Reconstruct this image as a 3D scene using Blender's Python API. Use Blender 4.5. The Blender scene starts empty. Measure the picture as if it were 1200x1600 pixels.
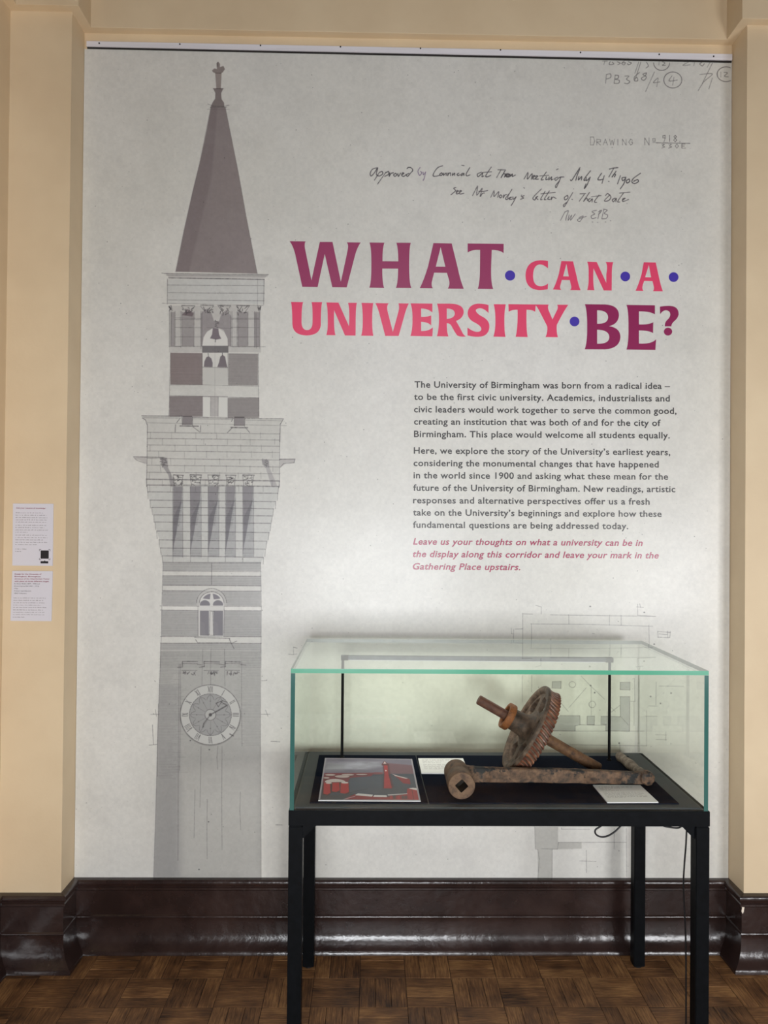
import bpy, bmesh, math, random
import numpy as np
from mathutils import Vector, Matrix
random.seed(7); RNG = np.random.default_rng(11)
scene = bpy.context.scene
COL = scene.collection

# ---------------------------------------------------------------- camera
YAW, PITCH, ROLL, FPX = .0163, .0095, .0086, 1200.0
CAM = Vector((0, -2.8468, 1.578))
_f = Vector((math.sin(YAW)*math.cos(PITCH), math.cos(YAW)*math.cos(PITCH), math.sin(PITCH)))
_r0 = Vector((math.cos(YAW), -math.sin(YAW), 0)); _u0 = _r0.cross(_f)
_r = math.cos(ROLL)*_r0 + math.sin(ROLL)*_u0; _u = -math.sin(ROLL)*_r0 + math.cos(ROLL)*_u0
cam_data = bpy.data.cameras.new('camera'); cam = bpy.data.objects.new('camera', cam_data); COL.objects.link(cam)
cam.matrix_world = Matrix(((_r.x, _u.x, -_f.x, CAM.x), (_r.y, _u.y, -_f.y, CAM.y), (_r.z, _u.z, -_f.z, CAM.z), (0, 0, 0, 1)))
cam_data.sensor_fit = 'VERTICAL'; cam_data.sensor_height = 24; cam_data.lens = 24*FPX/1600
cam_data.clip_start = .05
scene.camera = cam

# ---------------------------------------------------------------- light and exposure
vs = scene.view_settings
vs.view_transform = 'Standard'; vs.look = 'None'; vs.gamma = 1; vs.use_curve_mapping = False
vs.exposure = 0.0
world = bpy.data.worlds.new('daylight'); scene.world = world; world.use_nodes = True
wb = world.node_tree.nodes['Background']; wb.inputs[0].default_value = (.75, .86, 1, 1); wb.inputs[1].default_value = .6
def area(name, loc, rot, sx, sy, power, color):
    l = bpy.data.lights.new(name, 'AREA'); l.shape = 'RECTANGLE'; l.size = sx; l.size_y = sy; l.energy = power; l.color = color
    o = bpy.data.objects.new(name, l); o.location = loc; o.rotation_euler = rot; COL.objects.link(o); return o
# a daylight window and two added ones in the corridor wall opposite, behind the visitor: x0 x1 z0 z1, power
YF = -3.25
WINDOW_AND_ADDED = [(-.55, .60, .68, 1.48, 80, (.94, .97, 1.0)), (1.80, 2.70, .68, 1.52, 64, (.97, .98, 1.0)), (-.15, .40, 2.62, 3.10, 12, (.97, .97, 1.0))]  # second added to brighten the right, third added for glare on the mural
for w_ in WINDOW_AND_ADDED:
    area('window_and_added_light', ((w_[0]+w_[1])/2, YF-.12, (w_[2]+w_[3])/2), (math.radians(90), 0, 0), w_[1]-w_[0], w_[3]-w_[2], w_[4], w_[5])

def ray(px, py):
    return (_f + (px-600)/FPX*_r + (800-py)/FPX*_u).normalized()
def onY(px, py, y=0.0):
    d = ray(px, py); return CAM + d*((y-CAM.y)/d.y)
def onZ(px, py, z):
    d = ray(px, py); return CAM + d*((z-CAM.z)/d.z)

# ---------------------------------------------------------------- materials
def s2l(c):
    return tuple((x/12.92 if x <= .04045 else ((x+.055)/1.055)**2.4) for x in [v/255 for v in c]) + (1,)
def mat(name, rgb, rough=.5, spec=.5, metal=0, coat=0):
    m = bpy.data.materials.new(name); m.use_nodes = True
    b = m.node_tree.nodes['Principled BSDF']
    b.inputs['Base Color'].default_value = s2l(rgb); b.inputs['Roughness'].default_value = rough
    b.inputs['Specular IOR Level'].default_value = spec; b.inputs['Metallic'].default_value = metal
    b.inputs['Coat Weight'].default_value = coat
    return m
def noisy(name, cols, rough=(.4, .7), scale=8, detail=6, bump=0, bscale=40, stretch=(1, 1, 1), metal=0, spec=.5, contrast=(.35, .65), coords='Object', dist=0):
    """noise driven blend between colours, with fine relief"""
    m = mat(name, cols[0], .5, spec, metal); nt = m.node_tree; N = nt.nodes; L = nt.links; b = N['Principled BSDF']
    tc = N.new('ShaderNodeTexCoord'); mp = N.new('ShaderNodeMapping'); mp.inputs['Scale'].default_value = stretch
    L.new(tc.outputs[coords], mp.inputs[0])
    nz = N.new('ShaderNodeTexNoise'); nz.inputs['Scale'].default_value = scale; nz.inputs['Detail'].default_value = detail
    nz.inputs['Distortion'].default_value = dist; nz.inputs['Roughness'].default_value = .62
    L.new(mp.outputs[0], nz.inputs['Vector'])
    cr = N.new('ShaderNodeValToRGB'); e = cr.color_ramp.elements
    n = len(cols); lo, hi = contrast
    e[0].position = lo; e[0].color = s2l(cols[0]); e[1].position = hi; e[1].color = s2l(cols[-1])
    for i in range(1, n-1):
        k = e.new(lo+(hi-lo)*i/(n-1)); k.color = s2l(cols[i])
    L.new(nz.outputs['Fac'], cr.inputs[0]); L.new(cr.outputs[0], b.inputs['Base Color'])
    mr = N.new('ShaderNodeMapRange'); mr.inputs['To Min'].default_value = rough[0]; mr.inputs['To Max'].default_value = rough[1]
    L.new(nz.outputs['Fac'], mr.inputs[0]); L.new(mr.outputs[0], b.inputs['Roughness'])
    if bump:
        n2 = N.new('ShaderNodeTexNoise'); n2.inputs['Scale'].default_value = bscale; n2.inputs['Detail'].default_value = 5
        L.new(mp.outputs[0], n2.inputs['Vector'])
        bp = N.new('ShaderNodeBump'); bp.inputs['Strength'].default_value = bump; bp.inputs['Distance'].default_value = .004
        L.new(n2.outputs['Fac'], bp.inputs['Height']); L.new(bp.outputs[0], b.inputs['Normal'])
    return m
M = {}
M['paint'] = noisy('cream_wall_paint', [(222, 199, 165), (229, 207, 173)], (.5, .6), 3, 3, .12, 60, spec=.3)
M['paint_plain'] = noisy('darkened_unseen_paint', [(104, 93, 78), (112, 100, 84)], (.7, .8), 3, 3)  # unseen walls and ceiling, darkened to cut bounced light
M['skirt'] = noisy('brown_gloss_paint', [(37, 26, 24), (47, 33, 30), (56, 41, 37)], (.16, .30), 5, 5, .5, 26, spec=.6)
M['alu'] = noisy('brushed_aluminium', [(232, 229, 234), (244, 241, 246)], (.35, .5), 30, 2, stretch=(.05, 1, 1), metal=.0)
M['black_trim'] = mat('black_hem', (28, 24, 22), .5)
M['screw'] = mat('dark_screw', (40, 36, 34), .4, metal=.6)
M['steel'] = noisy('black_powder_coat', [(8, 10, 12), (12, 14, 17)], (.42, .55), 40, 3, .06, 300, spec=.10)
M['deck'] = noisy('charcoal_board', [(62, 66, 70), (69, 72, 75)], (.45, .6), 20, 3, spec=.15)
M['mat'] = noisy('black_mount_board', [(24, 29, 40), (30, 35, 47)], (.8, .95), 200, 3, spec=.0)
M['white_board'] = noisy('white_caption_board', [(222, 219, 226), (228, 226, 232)], (.5, .6), 20, 2)
M['plaster'] = mat('white_plaster_chip', (240, 226, 208), .8)
M['cable'] = mat('black_cable', (20, 20, 22), .4)
M['led'] = mat('led_diffuser', (225, 228, 232), .4)
M['bar_alu'] = mat('led_bar_aluminium', (62, 66, 76), .4, metal=.2)
# lettering inks
M['plum'] = mat('plum_ink', (160, 62, 104), .40); M['plum_dark'] = mat('dark_plum_ink', (150, 42, 92), .34)
M['pink'] = mat('pink_ink', (236, 74, 114), .40); M['violet'] = mat('violet_ink', (78, 62, 176), .34)
M['grey_ink'] = mat('dark_grey_ink', (70, 68, 68), .40); M['magenta_ink'] = mat('magenta_ink', (172, 44, 88), .34)
M['small_ink'] = mat('small_print_ink', (60, 56, 62), .5); M['head_ink'] = mat('caption_heading_ink', (150, 50, 80), .5)

def glass_mat(name, tint):
    """thin pane: transparent, with Fresnel reflection off the outer face of each side"""
    m = bpy.data.materials.new(name); m.use_nodes = True; nt = m.node_tree; N = nt.nodes; L = nt.links
    N.remove(N['Principled BSDF']); out = N['Material Output']
    tr = N.new('ShaderNodeBsdfTransparent'); tr.inputs[0].default_value = tint
    gl = N.new('ShaderNodeBsdfGlossy'); gl.inputs['Roughness'].default_value = .0; gl.inputs[0].default_value = (.97, 1, .985, 1)
    fr = N.new('ShaderNodeFresnel'); fr.inputs[0].default_value = 1.5
    ge = N.new('ShaderNodeNewGeometry')
    inv = N.new('ShaderNodeMath'); inv.operation = 'SUBTRACT'; inv.inputs[0].default_value = 1; L.new(ge.outputs['Backfacing'], inv.inputs[1])
    k = N.new('ShaderNodeMath'); k.operation = 'MULTIPLY'; k.inputs[1].default_value = 1.25; k.use_clamp = True; L.new(fr.outputs[0], k.inputs[0])
    q = N.new('ShaderNodeMath'); q.operation = 'MULTIPLY'; L.new(k.outputs[0], q.inputs[0]); L.new(inv.outputs[0], q.inputs[1])
    mx = N.new('ShaderNodeMixShader'); L.new(q.outputs[0], mx.inputs[0]); L.new(tr.outputs[0], mx.inputs[1]); L.new(gl.outputs[0], mx.inputs[2])
    L.new(mx.outputs[0], out.inputs[0]); return m
M['glass'] = glass_mat('clear_glass', (.982, .992, .970, 1))
M['edge'] = mat('green_glass_edge', (88, 162, 132), .12, coat=.5)
M['edge_dark'] = mat('blue_green_glass_edge', (56, 98, 92), .12, coat=.3)
M['edge_grey'] = mat('grey_glass_edge', (128, 136, 136), .2)

def wood_mat():
    m = mat('parquet_oak', (100, 66, 40), .4, .4); nt = m.node_tree; N = nt.nodes; L = nt.links; b = N['Principled BSDF']
    oi = N.new('ShaderNodeObjectInfo'); ge = N.new('ShaderNodeNewGeometry'); tc = N.new('ShaderNodeTexCoord')
    ad = N.new('ShaderNodeMath'); ad.operation = 'ADD'; L.new(oi.outputs['Random'], ad.inputs[0]); L.new(ge.outputs['Random Per Island'], ad.inputs[1])
    fc = N.new('ShaderNodeMath'); fc.operation = 'FRACT'; L.new(ad.outputs[0], fc.inputs[0])
    # grain runs along the block: UV u = along, v = across
    mp = N.new('ShaderNodeMapping'); mp.inputs['Scale'].default_value = (14, 170, 1)
    L.new(tc.outputs['UV'], mp.inputs[0])
    cx = N.new('ShaderNodeCombineXYZ'); L.new(fc.outputs[0], cx.inputs[2])
    sc = N.new('ShaderNodeVectorMath'); sc.operation = 'SCALE'; sc.inputs[3].default_value = 37; L.new(cx.outputs[0], sc.inputs[0])
    va = N.new('ShaderNodeVectorMath'); va.operation = 'ADD'; L.new(mp.outputs[0], va.inputs[0]); L.new(sc.outputs[0], va.inputs[1])
    nz = N.new('ShaderNodeTexNoise'); nz.inputs['Scale'].default_value = 1.2; nz.inputs['Detail'].default_value = 8; nz.inputs['Roughness'].default_value = .7
    L.new(va.outputs[0], nz.inputs['Vector'])
    big = N.new('ShaderNodeTexNoise'); big.inputs['Scale'].default_value = 9; big.inputs['Detail'].default_value = 4
    L.new(ge.outputs['Position'], big.inputs['Vector'])
    cr = N.new('ShaderNodeValToRGB'); e = cr.color_ramp.elements
    e[0].position = .25; e[0].color = s2l((50, 33, 22)); e[1].position = .8; e[1].color = s2l((176, 132, 84))
    k = e.new(.5); k.color = s2l((116, 80, 50))
    m1 = N.new('ShaderNodeMath'); m1.operation = 'MULTIPLY_ADD'; m1.inputs[1].default_value = .20; L.new(fc.outputs[0], m1.inputs[0])
    m2 = N.new('ShaderNodeMath'); m2.operation = 'MULTIPLY_ADD'; m2.inputs[1].default_value = .95; m2.inputs[2].default_value = -.32
    L.new(nz.outputs['Fac'], m2.inputs[0]); L.new(m2.outputs[0], m1.inputs[2])
    m3 = N.new('ShaderNodeMath'); m3.operation = 'MULTIPLY_ADD'; m3.inputs[1].default_value = .55; L.new(big.outputs['Fac'], m3.inputs[0]); L.new(m1.outputs[0], m3.inputs[2])
    m4 = N.new('ShaderNodeMath'); m4.operation = 'SUBTRACT'; m4.inputs[1].default_value = .04; L.new(m3.outputs[0], m4.inputs[0])
    L.new(m4.outputs[0], cr.inputs[0]); L.new(cr.outputs[0], b.inputs['Base Color'])
    mr = N.new('ShaderNodeMapRange'); mr.inputs['To Min'].default_value = .32; mr.inputs['To Max'].default_value = .6; L.new(big.outputs['Fac'], mr.inputs[0]); L.new(mr.outputs[0], b.inputs['Roughness'])
    bp = N.new('ShaderNodeBump'); bp.inputs['Strength'].default_value = .25; bp.inputs['Distance'].default_value = .001; L.new(nz.outputs['Fac'], bp.inputs['Height']); L.new(bp.outputs[0], b.inputs['Normal'])
    return m
M['wood'] = wood_mat()
M['joint'] = mat('dark_floor_joint', (22, 14, 9), .8)

def rust(name, cols, patch=None, pscale=25, plo=.56, drip=None, bump=.28, rough=(.55, .85)):
    m = noisy(name, cols, rough, 48, 10, bump, 170, contrast=(.36, .64))
    nt = m.node_tree; N = nt.nodes; L = nt.links; b = N['Principled BSDF']
    src = b.inputs['Base Color'].links[0].from_socket
    for col, sc, lo in ([(patch, pscale, plo)] if patch else []) + ([drip] if drip else []):
        tc = N.new('ShaderNodeTexCoord'); nz = N.new('ShaderNodeTexNoise'); nz.inputs['Scale'].default_value = sc; nz.inputs['Detail'].default_value = 7; nz.inputs['Roughness'].default_value = .7
        L.new(tc.outputs['Object'], nz.inputs['Vector'])
        mr = N.new('ShaderNodeMapRange'); mr.inputs['From Min'].default_value = lo; mr.inputs['From Max'].default_value = lo+.04; L.new(nz.outputs['Fac'], mr.inputs[0])
        mx = N.new('ShaderNodeMix'); mx.data_type = 'RGBA'; L.new(mr.outputs[0], mx.inputs[0]); L.new(src, mx.inputs[6]); mx.inputs[7].default_value = s2l(col)
        src = mx.outputs[2]
    L.new(src, b.inputs['Base Color'])
    return m
M['rust_lever'] = rust('rusty_iron_bar', [(56, 42, 36), (98, 73, 58), (126, 96, 76)], (26, 25, 28), 20, .52, drip=((196, 186, 170), 34, .70))
M['rust_boss'] = rust('brown_iron_boss', [(72, 52, 42), (112, 84, 66), (126, 98, 78)])
M['rust_grip'] = rust('grey_iron_grip', [(92, 80, 72), (124, 108, 96), (158, 146, 134)])
M['rust_shaft'] = rust('red_brown_shaft', [(78, 46, 38), (98, 62, 50), (110, 78, 58)])
M['rust_far'] = rust('ochre_brown_shaft', [(62, 40, 30), (100, 68, 46), (116, 84, 56)])
M['rust_web'] = rust('dull_brown_casting', [(62, 48, 41), (88, 70, 58), (118, 98, 84)], (196, 182, 172), 16, .66)
M['rust_hub'] = rust('dark_brown_hub', [(50, 40, 34), (82, 64, 52), (104, 84, 70)])
M['rust_ring'] = rust('orange_rust_ring', [(98, 58, 32), (140, 84, 42), (124, 74, 40)])
M['rust_teeth'] = rust('reddish_teeth', [(78, 42, 32), (104, 62, 48), (140, 88, 60)], bump=.15, rough=(.28, .5))
M['hole'] = mat('dark_socket', (30, 24, 20), .8)

# ---------------------------------------------------------------- object helpers
def wloc(p):
    v = Vector((0, 0, 0))
    while p is not None: v = v + p.location; p = p.parent
    return v
def link(name, me, m=None, parent=None, label=None, cat=None, group=None, kind=None):
    o = bpy.data.objects.new(name, me); COL.objects.link(o)
    if m is not None and len(me.materials) == 0: me.materials.append(m)
    if parent is not None: o.location = -wloc(parent); o.parent = parent     # mesh data is in room coordinates
    for k, v in (('label', label), ('category', cat), ('group', group), ('kind', kind)):
        if v: o[k] = v
    return o
def empty(name, loc, label, cat, group=None):
    o = bpy.data.objects.new(name, None); COL.objects.link(o); o.location = loc; o.empty_display_size = .05
    o['label'] = label; o['category'] = cat
    if group: o['group'] = group
    return o
def fin(name, bm, m, parent=None, smooth=False, **kw):
    bmesh.ops.recalc_face_normals(bm, faces=bm.faces)
    me = bpy.data.meshes.new(name); bm.to_mesh(me); bm.free()
    if smooth:
        me.shade_smooth()
        try: me.set_sharp_from_angle(angle=math.radians(38))
        except Exception: pass
    return link(name, me, m, parent, **kw)
def box(bm, x0, x1, y0, y1, z0, z1, bev=0):
    vs_ = [bm.verts.new(p) for p in ((x0,y0,z0),(x1,y0,z0),(x1,y1,z0),(x0,y1,z0),(x0,y0,z1),(x1,y0,z1),(x1,y1,z1),(x0,y1,z1))]
    fs = [bm.faces.new([vs_[i] for i in q]) for q in ((0,3,2,1),(4,5,6,7),(0,1,5,4),(1,2,6,5),(2,3,7,6),(3,0,4,7))]
    if bev:
        es = list({e for f in fs for e in f.edges})
        bmesh.ops.bevel(bm, geom=es, offset=bev, segments=2, affect='EDGES')
def boxo(name, c, m, parent=None, bev=0, **kw):
    bm = bmesh.new(); box(bm, *c, bev=bev); return fin(name, bm, m, parent, **kw)
def frame_of(ax, hint=Vector((0, 0, 1))):
    a = Vector(ax).normalized(); x = hint.cross(a)
    if x.length < 1e-4: x = Vector((1, 0, 0))
    x.normalize(); y = a.cross(x); return x, y, a
def lathe(bm, org, ax, prof, seg=48, hint=Vector((0, 0, 1)), closed=False):
    """prof: (distance along axis, radius); radius 0 closes to a point"""
    x, y, a = frame_of(ax, hint); org = Vector(org); rings = []
    for h, r in prof:
        if r == 0: rings.append([bm.verts.new(org+a*h)])
        else: rings.append([bm.verts.new(org+a*h+(x*math.cos(t)+y*math.sin(t))*r) for t in [2*math.pi*i/seg for i in range(seg)]])
    pairs = list(zip(rings, rings[1:])) + ([(rings[-1], rings[0])] if closed else [])
    for A, B in pairs:
        for i in range(seg):
            j = (i+1) % seg
            if len(A) == 1: bm.faces.new((A[0], B[i], B[j]))
            elif len(B) == 1: bm.faces.new((A[i], B[0], A[j]))
            else: bm.faces.new((A[i], B[i], B[j], A[j]))
def tube(bm, pts, r, seg=10):
    pts = [Vector(p) for p in pts]; rings = []; up = Vector((0, 0, 1))
    for i, p in enumerate(pts):
        t = (pts[min(i+1, len(pts)-1)]-pts[max(i-1, 0)]).normalized()
        if i == 0:
            x = up.cross(t); x = x.normalized() if x.length > 1e-3 else Vector((1, 0, 0))
        else: x = (x - t*x.dot(t)).normalized()
        y = t.cross(x)
        rings.append([bm.verts.new(p+(x*math.cos(2*math.pi*k/seg)+y*math.sin(2*math.pi*k/seg))*r) for k in range(seg)])
    for A, B in zip(rings, rings[1:]):
        for k in range(seg): bm.faces.new((A[k], B[k], B[(k+1) % seg], A[(k+1) % seg]))
    bm.faces.new(rings[0][::-1]); bm.faces.new(rings[-1])
def smooth_path(pts, n=8):
    P = [Vector(p) for p in pts]; out = []
    for i in range(len(P)-1):
        a, b, c, d = P[max(i-1, 0)], P[i], P[i+1], P[min(i+2, len(P)-1)]
        for k in range(n):
            t = k/n
            out.append(.5*((2*b)+(c-a)*t+(2*a-5*b+4*c-d)*t*t+(3*b-a-3*c+d)*t**3))
    out.append(P[-1]); return out
def sweep(name, path, prof, m, smooth=True, **kw):
    """mitred moulding along a plan polyline; every run is its own object; offsets go to the right of travel"""
    n = len(path); P = [Vector(p) for p in path]; dirs = [(P[i+1]-P[i]).normalized() for i in range(n-1)]
    nor = [Vector((d.y, -d.x)) for d in dirs]; out = []
    def off(i, o):
        if i == 0: return P[0]+nor[0]*o
        if i == n-1: return P[-1]+nor[-1]*o
        s = nor[i-1]+nor[i]; return P[i]+s*(o/ (1+nor[i-1].dot(nor[i])))
    for i in range(n-1):
        bm = bmesh.new(); A = []; B = []
        for o, z in prof:
            a, b = off(i, o), off(i+1, o); A.append(bm.verts.new((a.x, a.y, z))); B.append(bm.verts.new((b.x, b.y, z)))
        k = len(prof)
        for j in range(k): bm.faces.new((A[j], B[j], B[(j+1) % k], A[(j+1) % k]))
        bm.faces.new(A); bm.faces.new(B[::-1])
        out.append(fin(name if isinstance(name, str) else name[i], bm, m, smooth=smooth, **kw))
    return out

# ---------------------------------------------------------------- room shell
ZC = 3.95; XL, XR = -1.078, 1.338; YP = -.119; XP = -1.295; YPIER = -.62; XE = 3.9
S = dict(kind='structure')
boxo('wall_back', (XL, XR, 0, .2, 0, ZC), M['paint'], **S)
boxo('wall_back_left', (XP, XL, YP, .2, 0, ZC), M['paint'], **S)
boxo('wall_left', (-XE, XP, YPIER, .2, 0, ZC), M['paint'], **S)
boxo('wall_back_right', (XR, XE, YP, .2, 0, ZC), M['paint'], **S)
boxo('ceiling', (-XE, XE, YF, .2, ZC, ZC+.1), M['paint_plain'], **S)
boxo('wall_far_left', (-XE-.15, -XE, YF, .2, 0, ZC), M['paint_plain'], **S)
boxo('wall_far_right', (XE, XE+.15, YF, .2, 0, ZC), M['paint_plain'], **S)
bm = bmesh.new(); gx = sorted({-XE-.15, XE+.15} | {v for w_ in WINDOW_AND_ADDED for v in w_[:2]}); gz = sorted({0, ZC} | {v for w_ in WINDOW_AND_ADDED for v in w_[2:4]})
inside = lambda q, x, z: q[0] < x < q[1] and q[2] < z < q[3]
for xa, xb in zip(gx, gx[1:]):
    for za, zb in zip(gz, gz[1:]):
        if not any(inside(q, (xa+xb)/2, (za+zb)/2) for q in WINDOW_AND_ADDED): box(bm, xa, xb, YF-.25, YF, za, zb)
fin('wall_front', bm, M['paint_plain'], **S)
for nm, Q in zip(('window_1', 'added_fill_opening', 'added_glare_opening'), WINDOW_AND_ADDED):  # second and third are added openings, there only for their light
    bm = bmesh.new()
    for x in (Q[0], (Q[0]+Q[1])/2-.02, Q[1]-.04): box(bm, x, x+.04, YF-.06, YF-.01, Q[2], Q[3])
    for z in (Q[2], Q[3]-.04): box(bm, Q[0], Q[1], YF-.062, YF-.008, z, z+.04)
    fin(nm, bm, M['white_board'], **S)

PATH = [(-XE, YPIER), (XP, YPIER), (XP, YP), (XL, YP), (XL, 0), (XR, 0), (XR, YP), (XE, YP)]
SK = [(0, 0), (0, .2575), (.010, .2575), (.021, .2555), (.0255, .2495), (.0265, .2425), (.024, .2365), (.0185, .2335), (.018, .230), (.022, .2265), (.0225, .220), (.019, .2165), (.014, .2145),
      (.0135, .126), (.017, .1235), (.0185, .119), (.016, .1145), (.0155, .100), (.0165, .080), (.020, .060), (.027, .042), (.038, .026), (.049, .016), (.054, .010), (.056, 0)]
sweep(['baseboard_front_left', 'baseboard_left', 'baseboard_pier', 'baseboard_pier_side', 'baseboard_back', 'baseboard_right_side', 'baseboard_right'], PATH, SK, M['skirt'], **S)
ZF = 3.3695
sweep(['trim_1', 'trim_2', 'trim_3', 'trim_4', 'trim_5', 'trim_6', 'trim_7'], PATH, [(0, ZF), (.034, ZF), (.035, ZF+.001), (.035, ZC), (0, ZC)], M['paint'], smooth=False, **S)
# chip of bare plaster on the corner of the right skirting
bm = bmesh.new()
cz = [(0, .226), (.012, .224), (.009, .212), (.007, .198), (.003, .191), (-.001, .199), (.001, .212)]
cf = [bm.verts.new((XR-.0145+.001+x, YP-.0142, z)) for x, z in cz]
cb = [bm.verts.new((XR-.0145+.001+x, YP-.0125, z)) for x, z in cz]
bm.faces.new(cf); [bm.faces.new((cf[i], cf[i-1], cb[i-1], cb[i])) for i in range(len(cz))]
bb = [o for o in COL.objects if o.name == 'baseboard_right'][0]
fin('plaster_chip', bm, M['plaster'], bb, label='white chip of bare plaster where brown paint has flaked')

# parquet floor: basket weave of three-finger squares
floor = boxo('floor', (-XE-.15, XE+.15, YF-.25, .2, -.06, -.0016), M['joint'], **S)
CELL = .157; X0 = .131-CELL*9; Y0 = -.033+CELL
def block_mesh(along_x):
    bm = bmesh.new(); L_, W_ = CELL-.0018, CELL/3-.0016
    w, d = (L_, W_) if along_x else (W_, L_)
    box(bm, -w/2, w/2, -d/2, d/2, -.006, 0, 0)
    top = [e for e in bm.edges if all(v.co.z > -.001 for v in e.verts)]
    bmesh.ops.bevel(bm, geom=top, offset=.0007, segments=1, affect='EDGES')
    uv = bm.loops.layers.uv.new('UVMap')
    for f in bm.faces:
        for l in f.loops: l[uv].uv = (l.vert.co.x, l.vert.co.y) if along_x else (l.vert.co.y, l.vert.co.x)
    me = bpy.data.meshes.new('parquet_block'); bm.to_mesh(me); bm.free(); me.materials.append(M['wood']); return me
BX, BY = block_mesh(True), block_mesh(False)
rest = bmesh.new(); nblk = 0
for r in range(0, 24):
    for c in range(-3, 24):
        cx, cy = X0+(c+.5)*CELL, Y0-(r+.5)*CELL
        if cy < YF: continue
        horiz = ((r+c) % 2 == 1)
        for k in (-1, 0, 1):
            x, y = (cx, cy+k*CELL/3) if horiz else (cx+k*CELL/3, cy)
            z = random.uniform(-.0006, .0003)
            if 1 <= r <= 4 and 0 <= c <= 20 and nblk < 290:
                o = bpy.data.objects.new('parquet_block', BX if horiz else BY); o.location = (x, y, z)
                o.parent = floor; COL.objects.link(o); nblk += 1
            elif abs(x) < 2.3:
                off = len(rest.verts); rest.from_mesh(BX if horiz else BY); rest.verts.ensure_lookup_table()
                for v in rest.verts[off:]: v.co.x += x; v.co.y += y; v.co.z += z
me = bpy.data.meshes.new('parquet_surround'); rest.to_mesh(me); rest.free(); me.materials.append(M['wood'])
link('parquet_surround', me, None, floor, kind='stuff')

# ---------------------------------------------------------------- flat print painted into arrays
class Canvas:
    """a sheet of print; drawing coordinates go through `to`, which returns sheet coordinates 0..1"""
    def __init__(s, w, h, to, base):
        s.w, s.h, s.to = w, h, to; s.a = np.empty((h, w, 3), np.float32); s.a[:] = np.array(base, np.float32)/255
    def P(s, pts):
        return np.array([[u*s.w, v*s.h] for u, v in (s.to(*p) for p in pts)], np.float64)
    def win(s, q, pad):
        x0 = max(int(q[:, 0].min()-pad), 0); x1 = min(int(q[:, 0].max()+pad)+2, s.w)
        y0 = max(int(q[:, 1].min()-pad), 0); y1 = min(int(q[:, 1].max()+pad)+2, s.h)
        if x1 <= x0 or y1 <= y0: return None
        X, Y = np.meshgrid(np.arange(x0, x1)+.5, np.arange(y0, y1)+.5); return x0, x1, y0, y1, X, Y
    def blend(s, w, al, col, mul):
        x0, x1, y0, y1 = w[:4]; t = s.a[y0:y1, x0:x1]; c = np.array(col, np.float32)
        if not mul: c = c/255
        tgt = t*c if mul else c
        t += (tgt-t)*al[..., None].astype(np.float32)
    def poly(s, pts, col, al=1, mul=False, soft=1.0, noise=None):
        q = s.P(pts); w = s.win(q, soft+1)
        if w is None: return
        X, Y = w[4:]; ins = np.zeros(X.shape, bool); d = np.full(X.shape, 1e9)
        for i in range(len(q)):
            (ax, ay), (bx, by) = q[i-1], q[i]
            if ay != by:
                c = ((ay > Y) != (by > Y)) & (X < (bx-ax)*(Y-ay)/(by-ay)+ax); ins ^= c
            L2 = max((bx-ax)**2+(by-ay)**2, 1e-9); t = np.clip(((X-ax)*(bx-ax)+(Y-ay)*(by-ay))/L2, 0, 1)
            d = np.minimum(d, np.hypot(X-ax-t*(bx-ax), Y-ay-t*(by-ay)))
        a = np.clip(.5+np.where(ins, d, -d)/soft, 0, 1)*al
        if noise is not None: a = a*(1+noise*(s.nz[w[2]:w[3], w[0]:w[1]]-.5))
        s.blend(w, np.clip(a, 0, 1), col, mul)
    def line(s, pts, wd=1.0, col=(60, 60, 60), al=1, wob=0, rough=.5):
        if wob: pts = [(x+RNG.normal()*wob, y+RNG.normal()*wob) for x, y in pts]
        q = s.P(pts); R_ = wd*s.w/s.unit/2
        for i in range(len(q)-1):
            w = s.win(q[i:i+2], R_+1)
            if w is None: continue
            X, Y = w[4:]; (ax, ay), (bx, by) = q[i], q[i+1]
            L2 = max((bx-ax)**2+(by-ay)**2, 1e-9); t = np.clip(((X-ax)*(bx-ax)+(Y-ay)*(by-ay))/L2, 0, 1)
            d = np.hypot(X-ax-t*(bx-ax), Y-ay-t*(by-ay))
            a = np.clip(R_+.5-d, 0, 1)*min(1, R_*2)*al
            if rough and hasattr(s, 'fine'): a = a*(1-rough+rough*2*s.fine[w[2]:w[3], w[0]:w[1]])
            s.blend(w, np.clip(a, 0, 1), col, False)
    def image(s, name):
        im = bpy.data.images.new(name, s.w, s.h, alpha=False); px = np.ones((s.h, s.w, 4), np.float32); px[..., :3] = np.clip(s.a, 0, 1)
        im.pixels.foreach_set(px.ravel()); im.update(); im.pack(); return im
def vnoise(h, w, cell, octs=4, fall=.55):
    out = np.zeros((h, w), np.float32); amp = 1; tot = 0
    for o in range(octs):
        c = max(cell/2**o, 1.5); gh, gw = int(h/c)+3, int(w/c)+3; g = RNG.random((gh, gw)).astype(np.float32)
        y = np.arange(h)/c; x = np.arange(w)/c; yi = y.astype(int); xi = x.astype(int)
        fy = (y-yi).astype(np.float32); fx = (x-xi).astype(np.float32); fy = fy*fy*(3-2*fy); fx = fx*fx*(3-2*fx)
        A = g[yi][:, xi]; B = g[yi][:, xi+1]; C_ = g[yi+1][:, xi]; D = g[yi+1][:, xi+1]
        out += amp*((A*(1-fx)+B*fx)*(1-fy[:, None])+(C_*(1-fx)+D*fx)*fy[:, None]); tot += amp; amp *= fall
    return out/tot
def print_mat(name, im, rough=.4):
    m = mat(name, (255, 255, 255), rough, .5); nt = m.node_tree; t = nt.nodes.new('ShaderNodeTexImage'); t.image = im
    nt.links.new(t.outputs[0], nt.nodes['Principled BSDF'].inputs['Base Color']); return m
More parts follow.
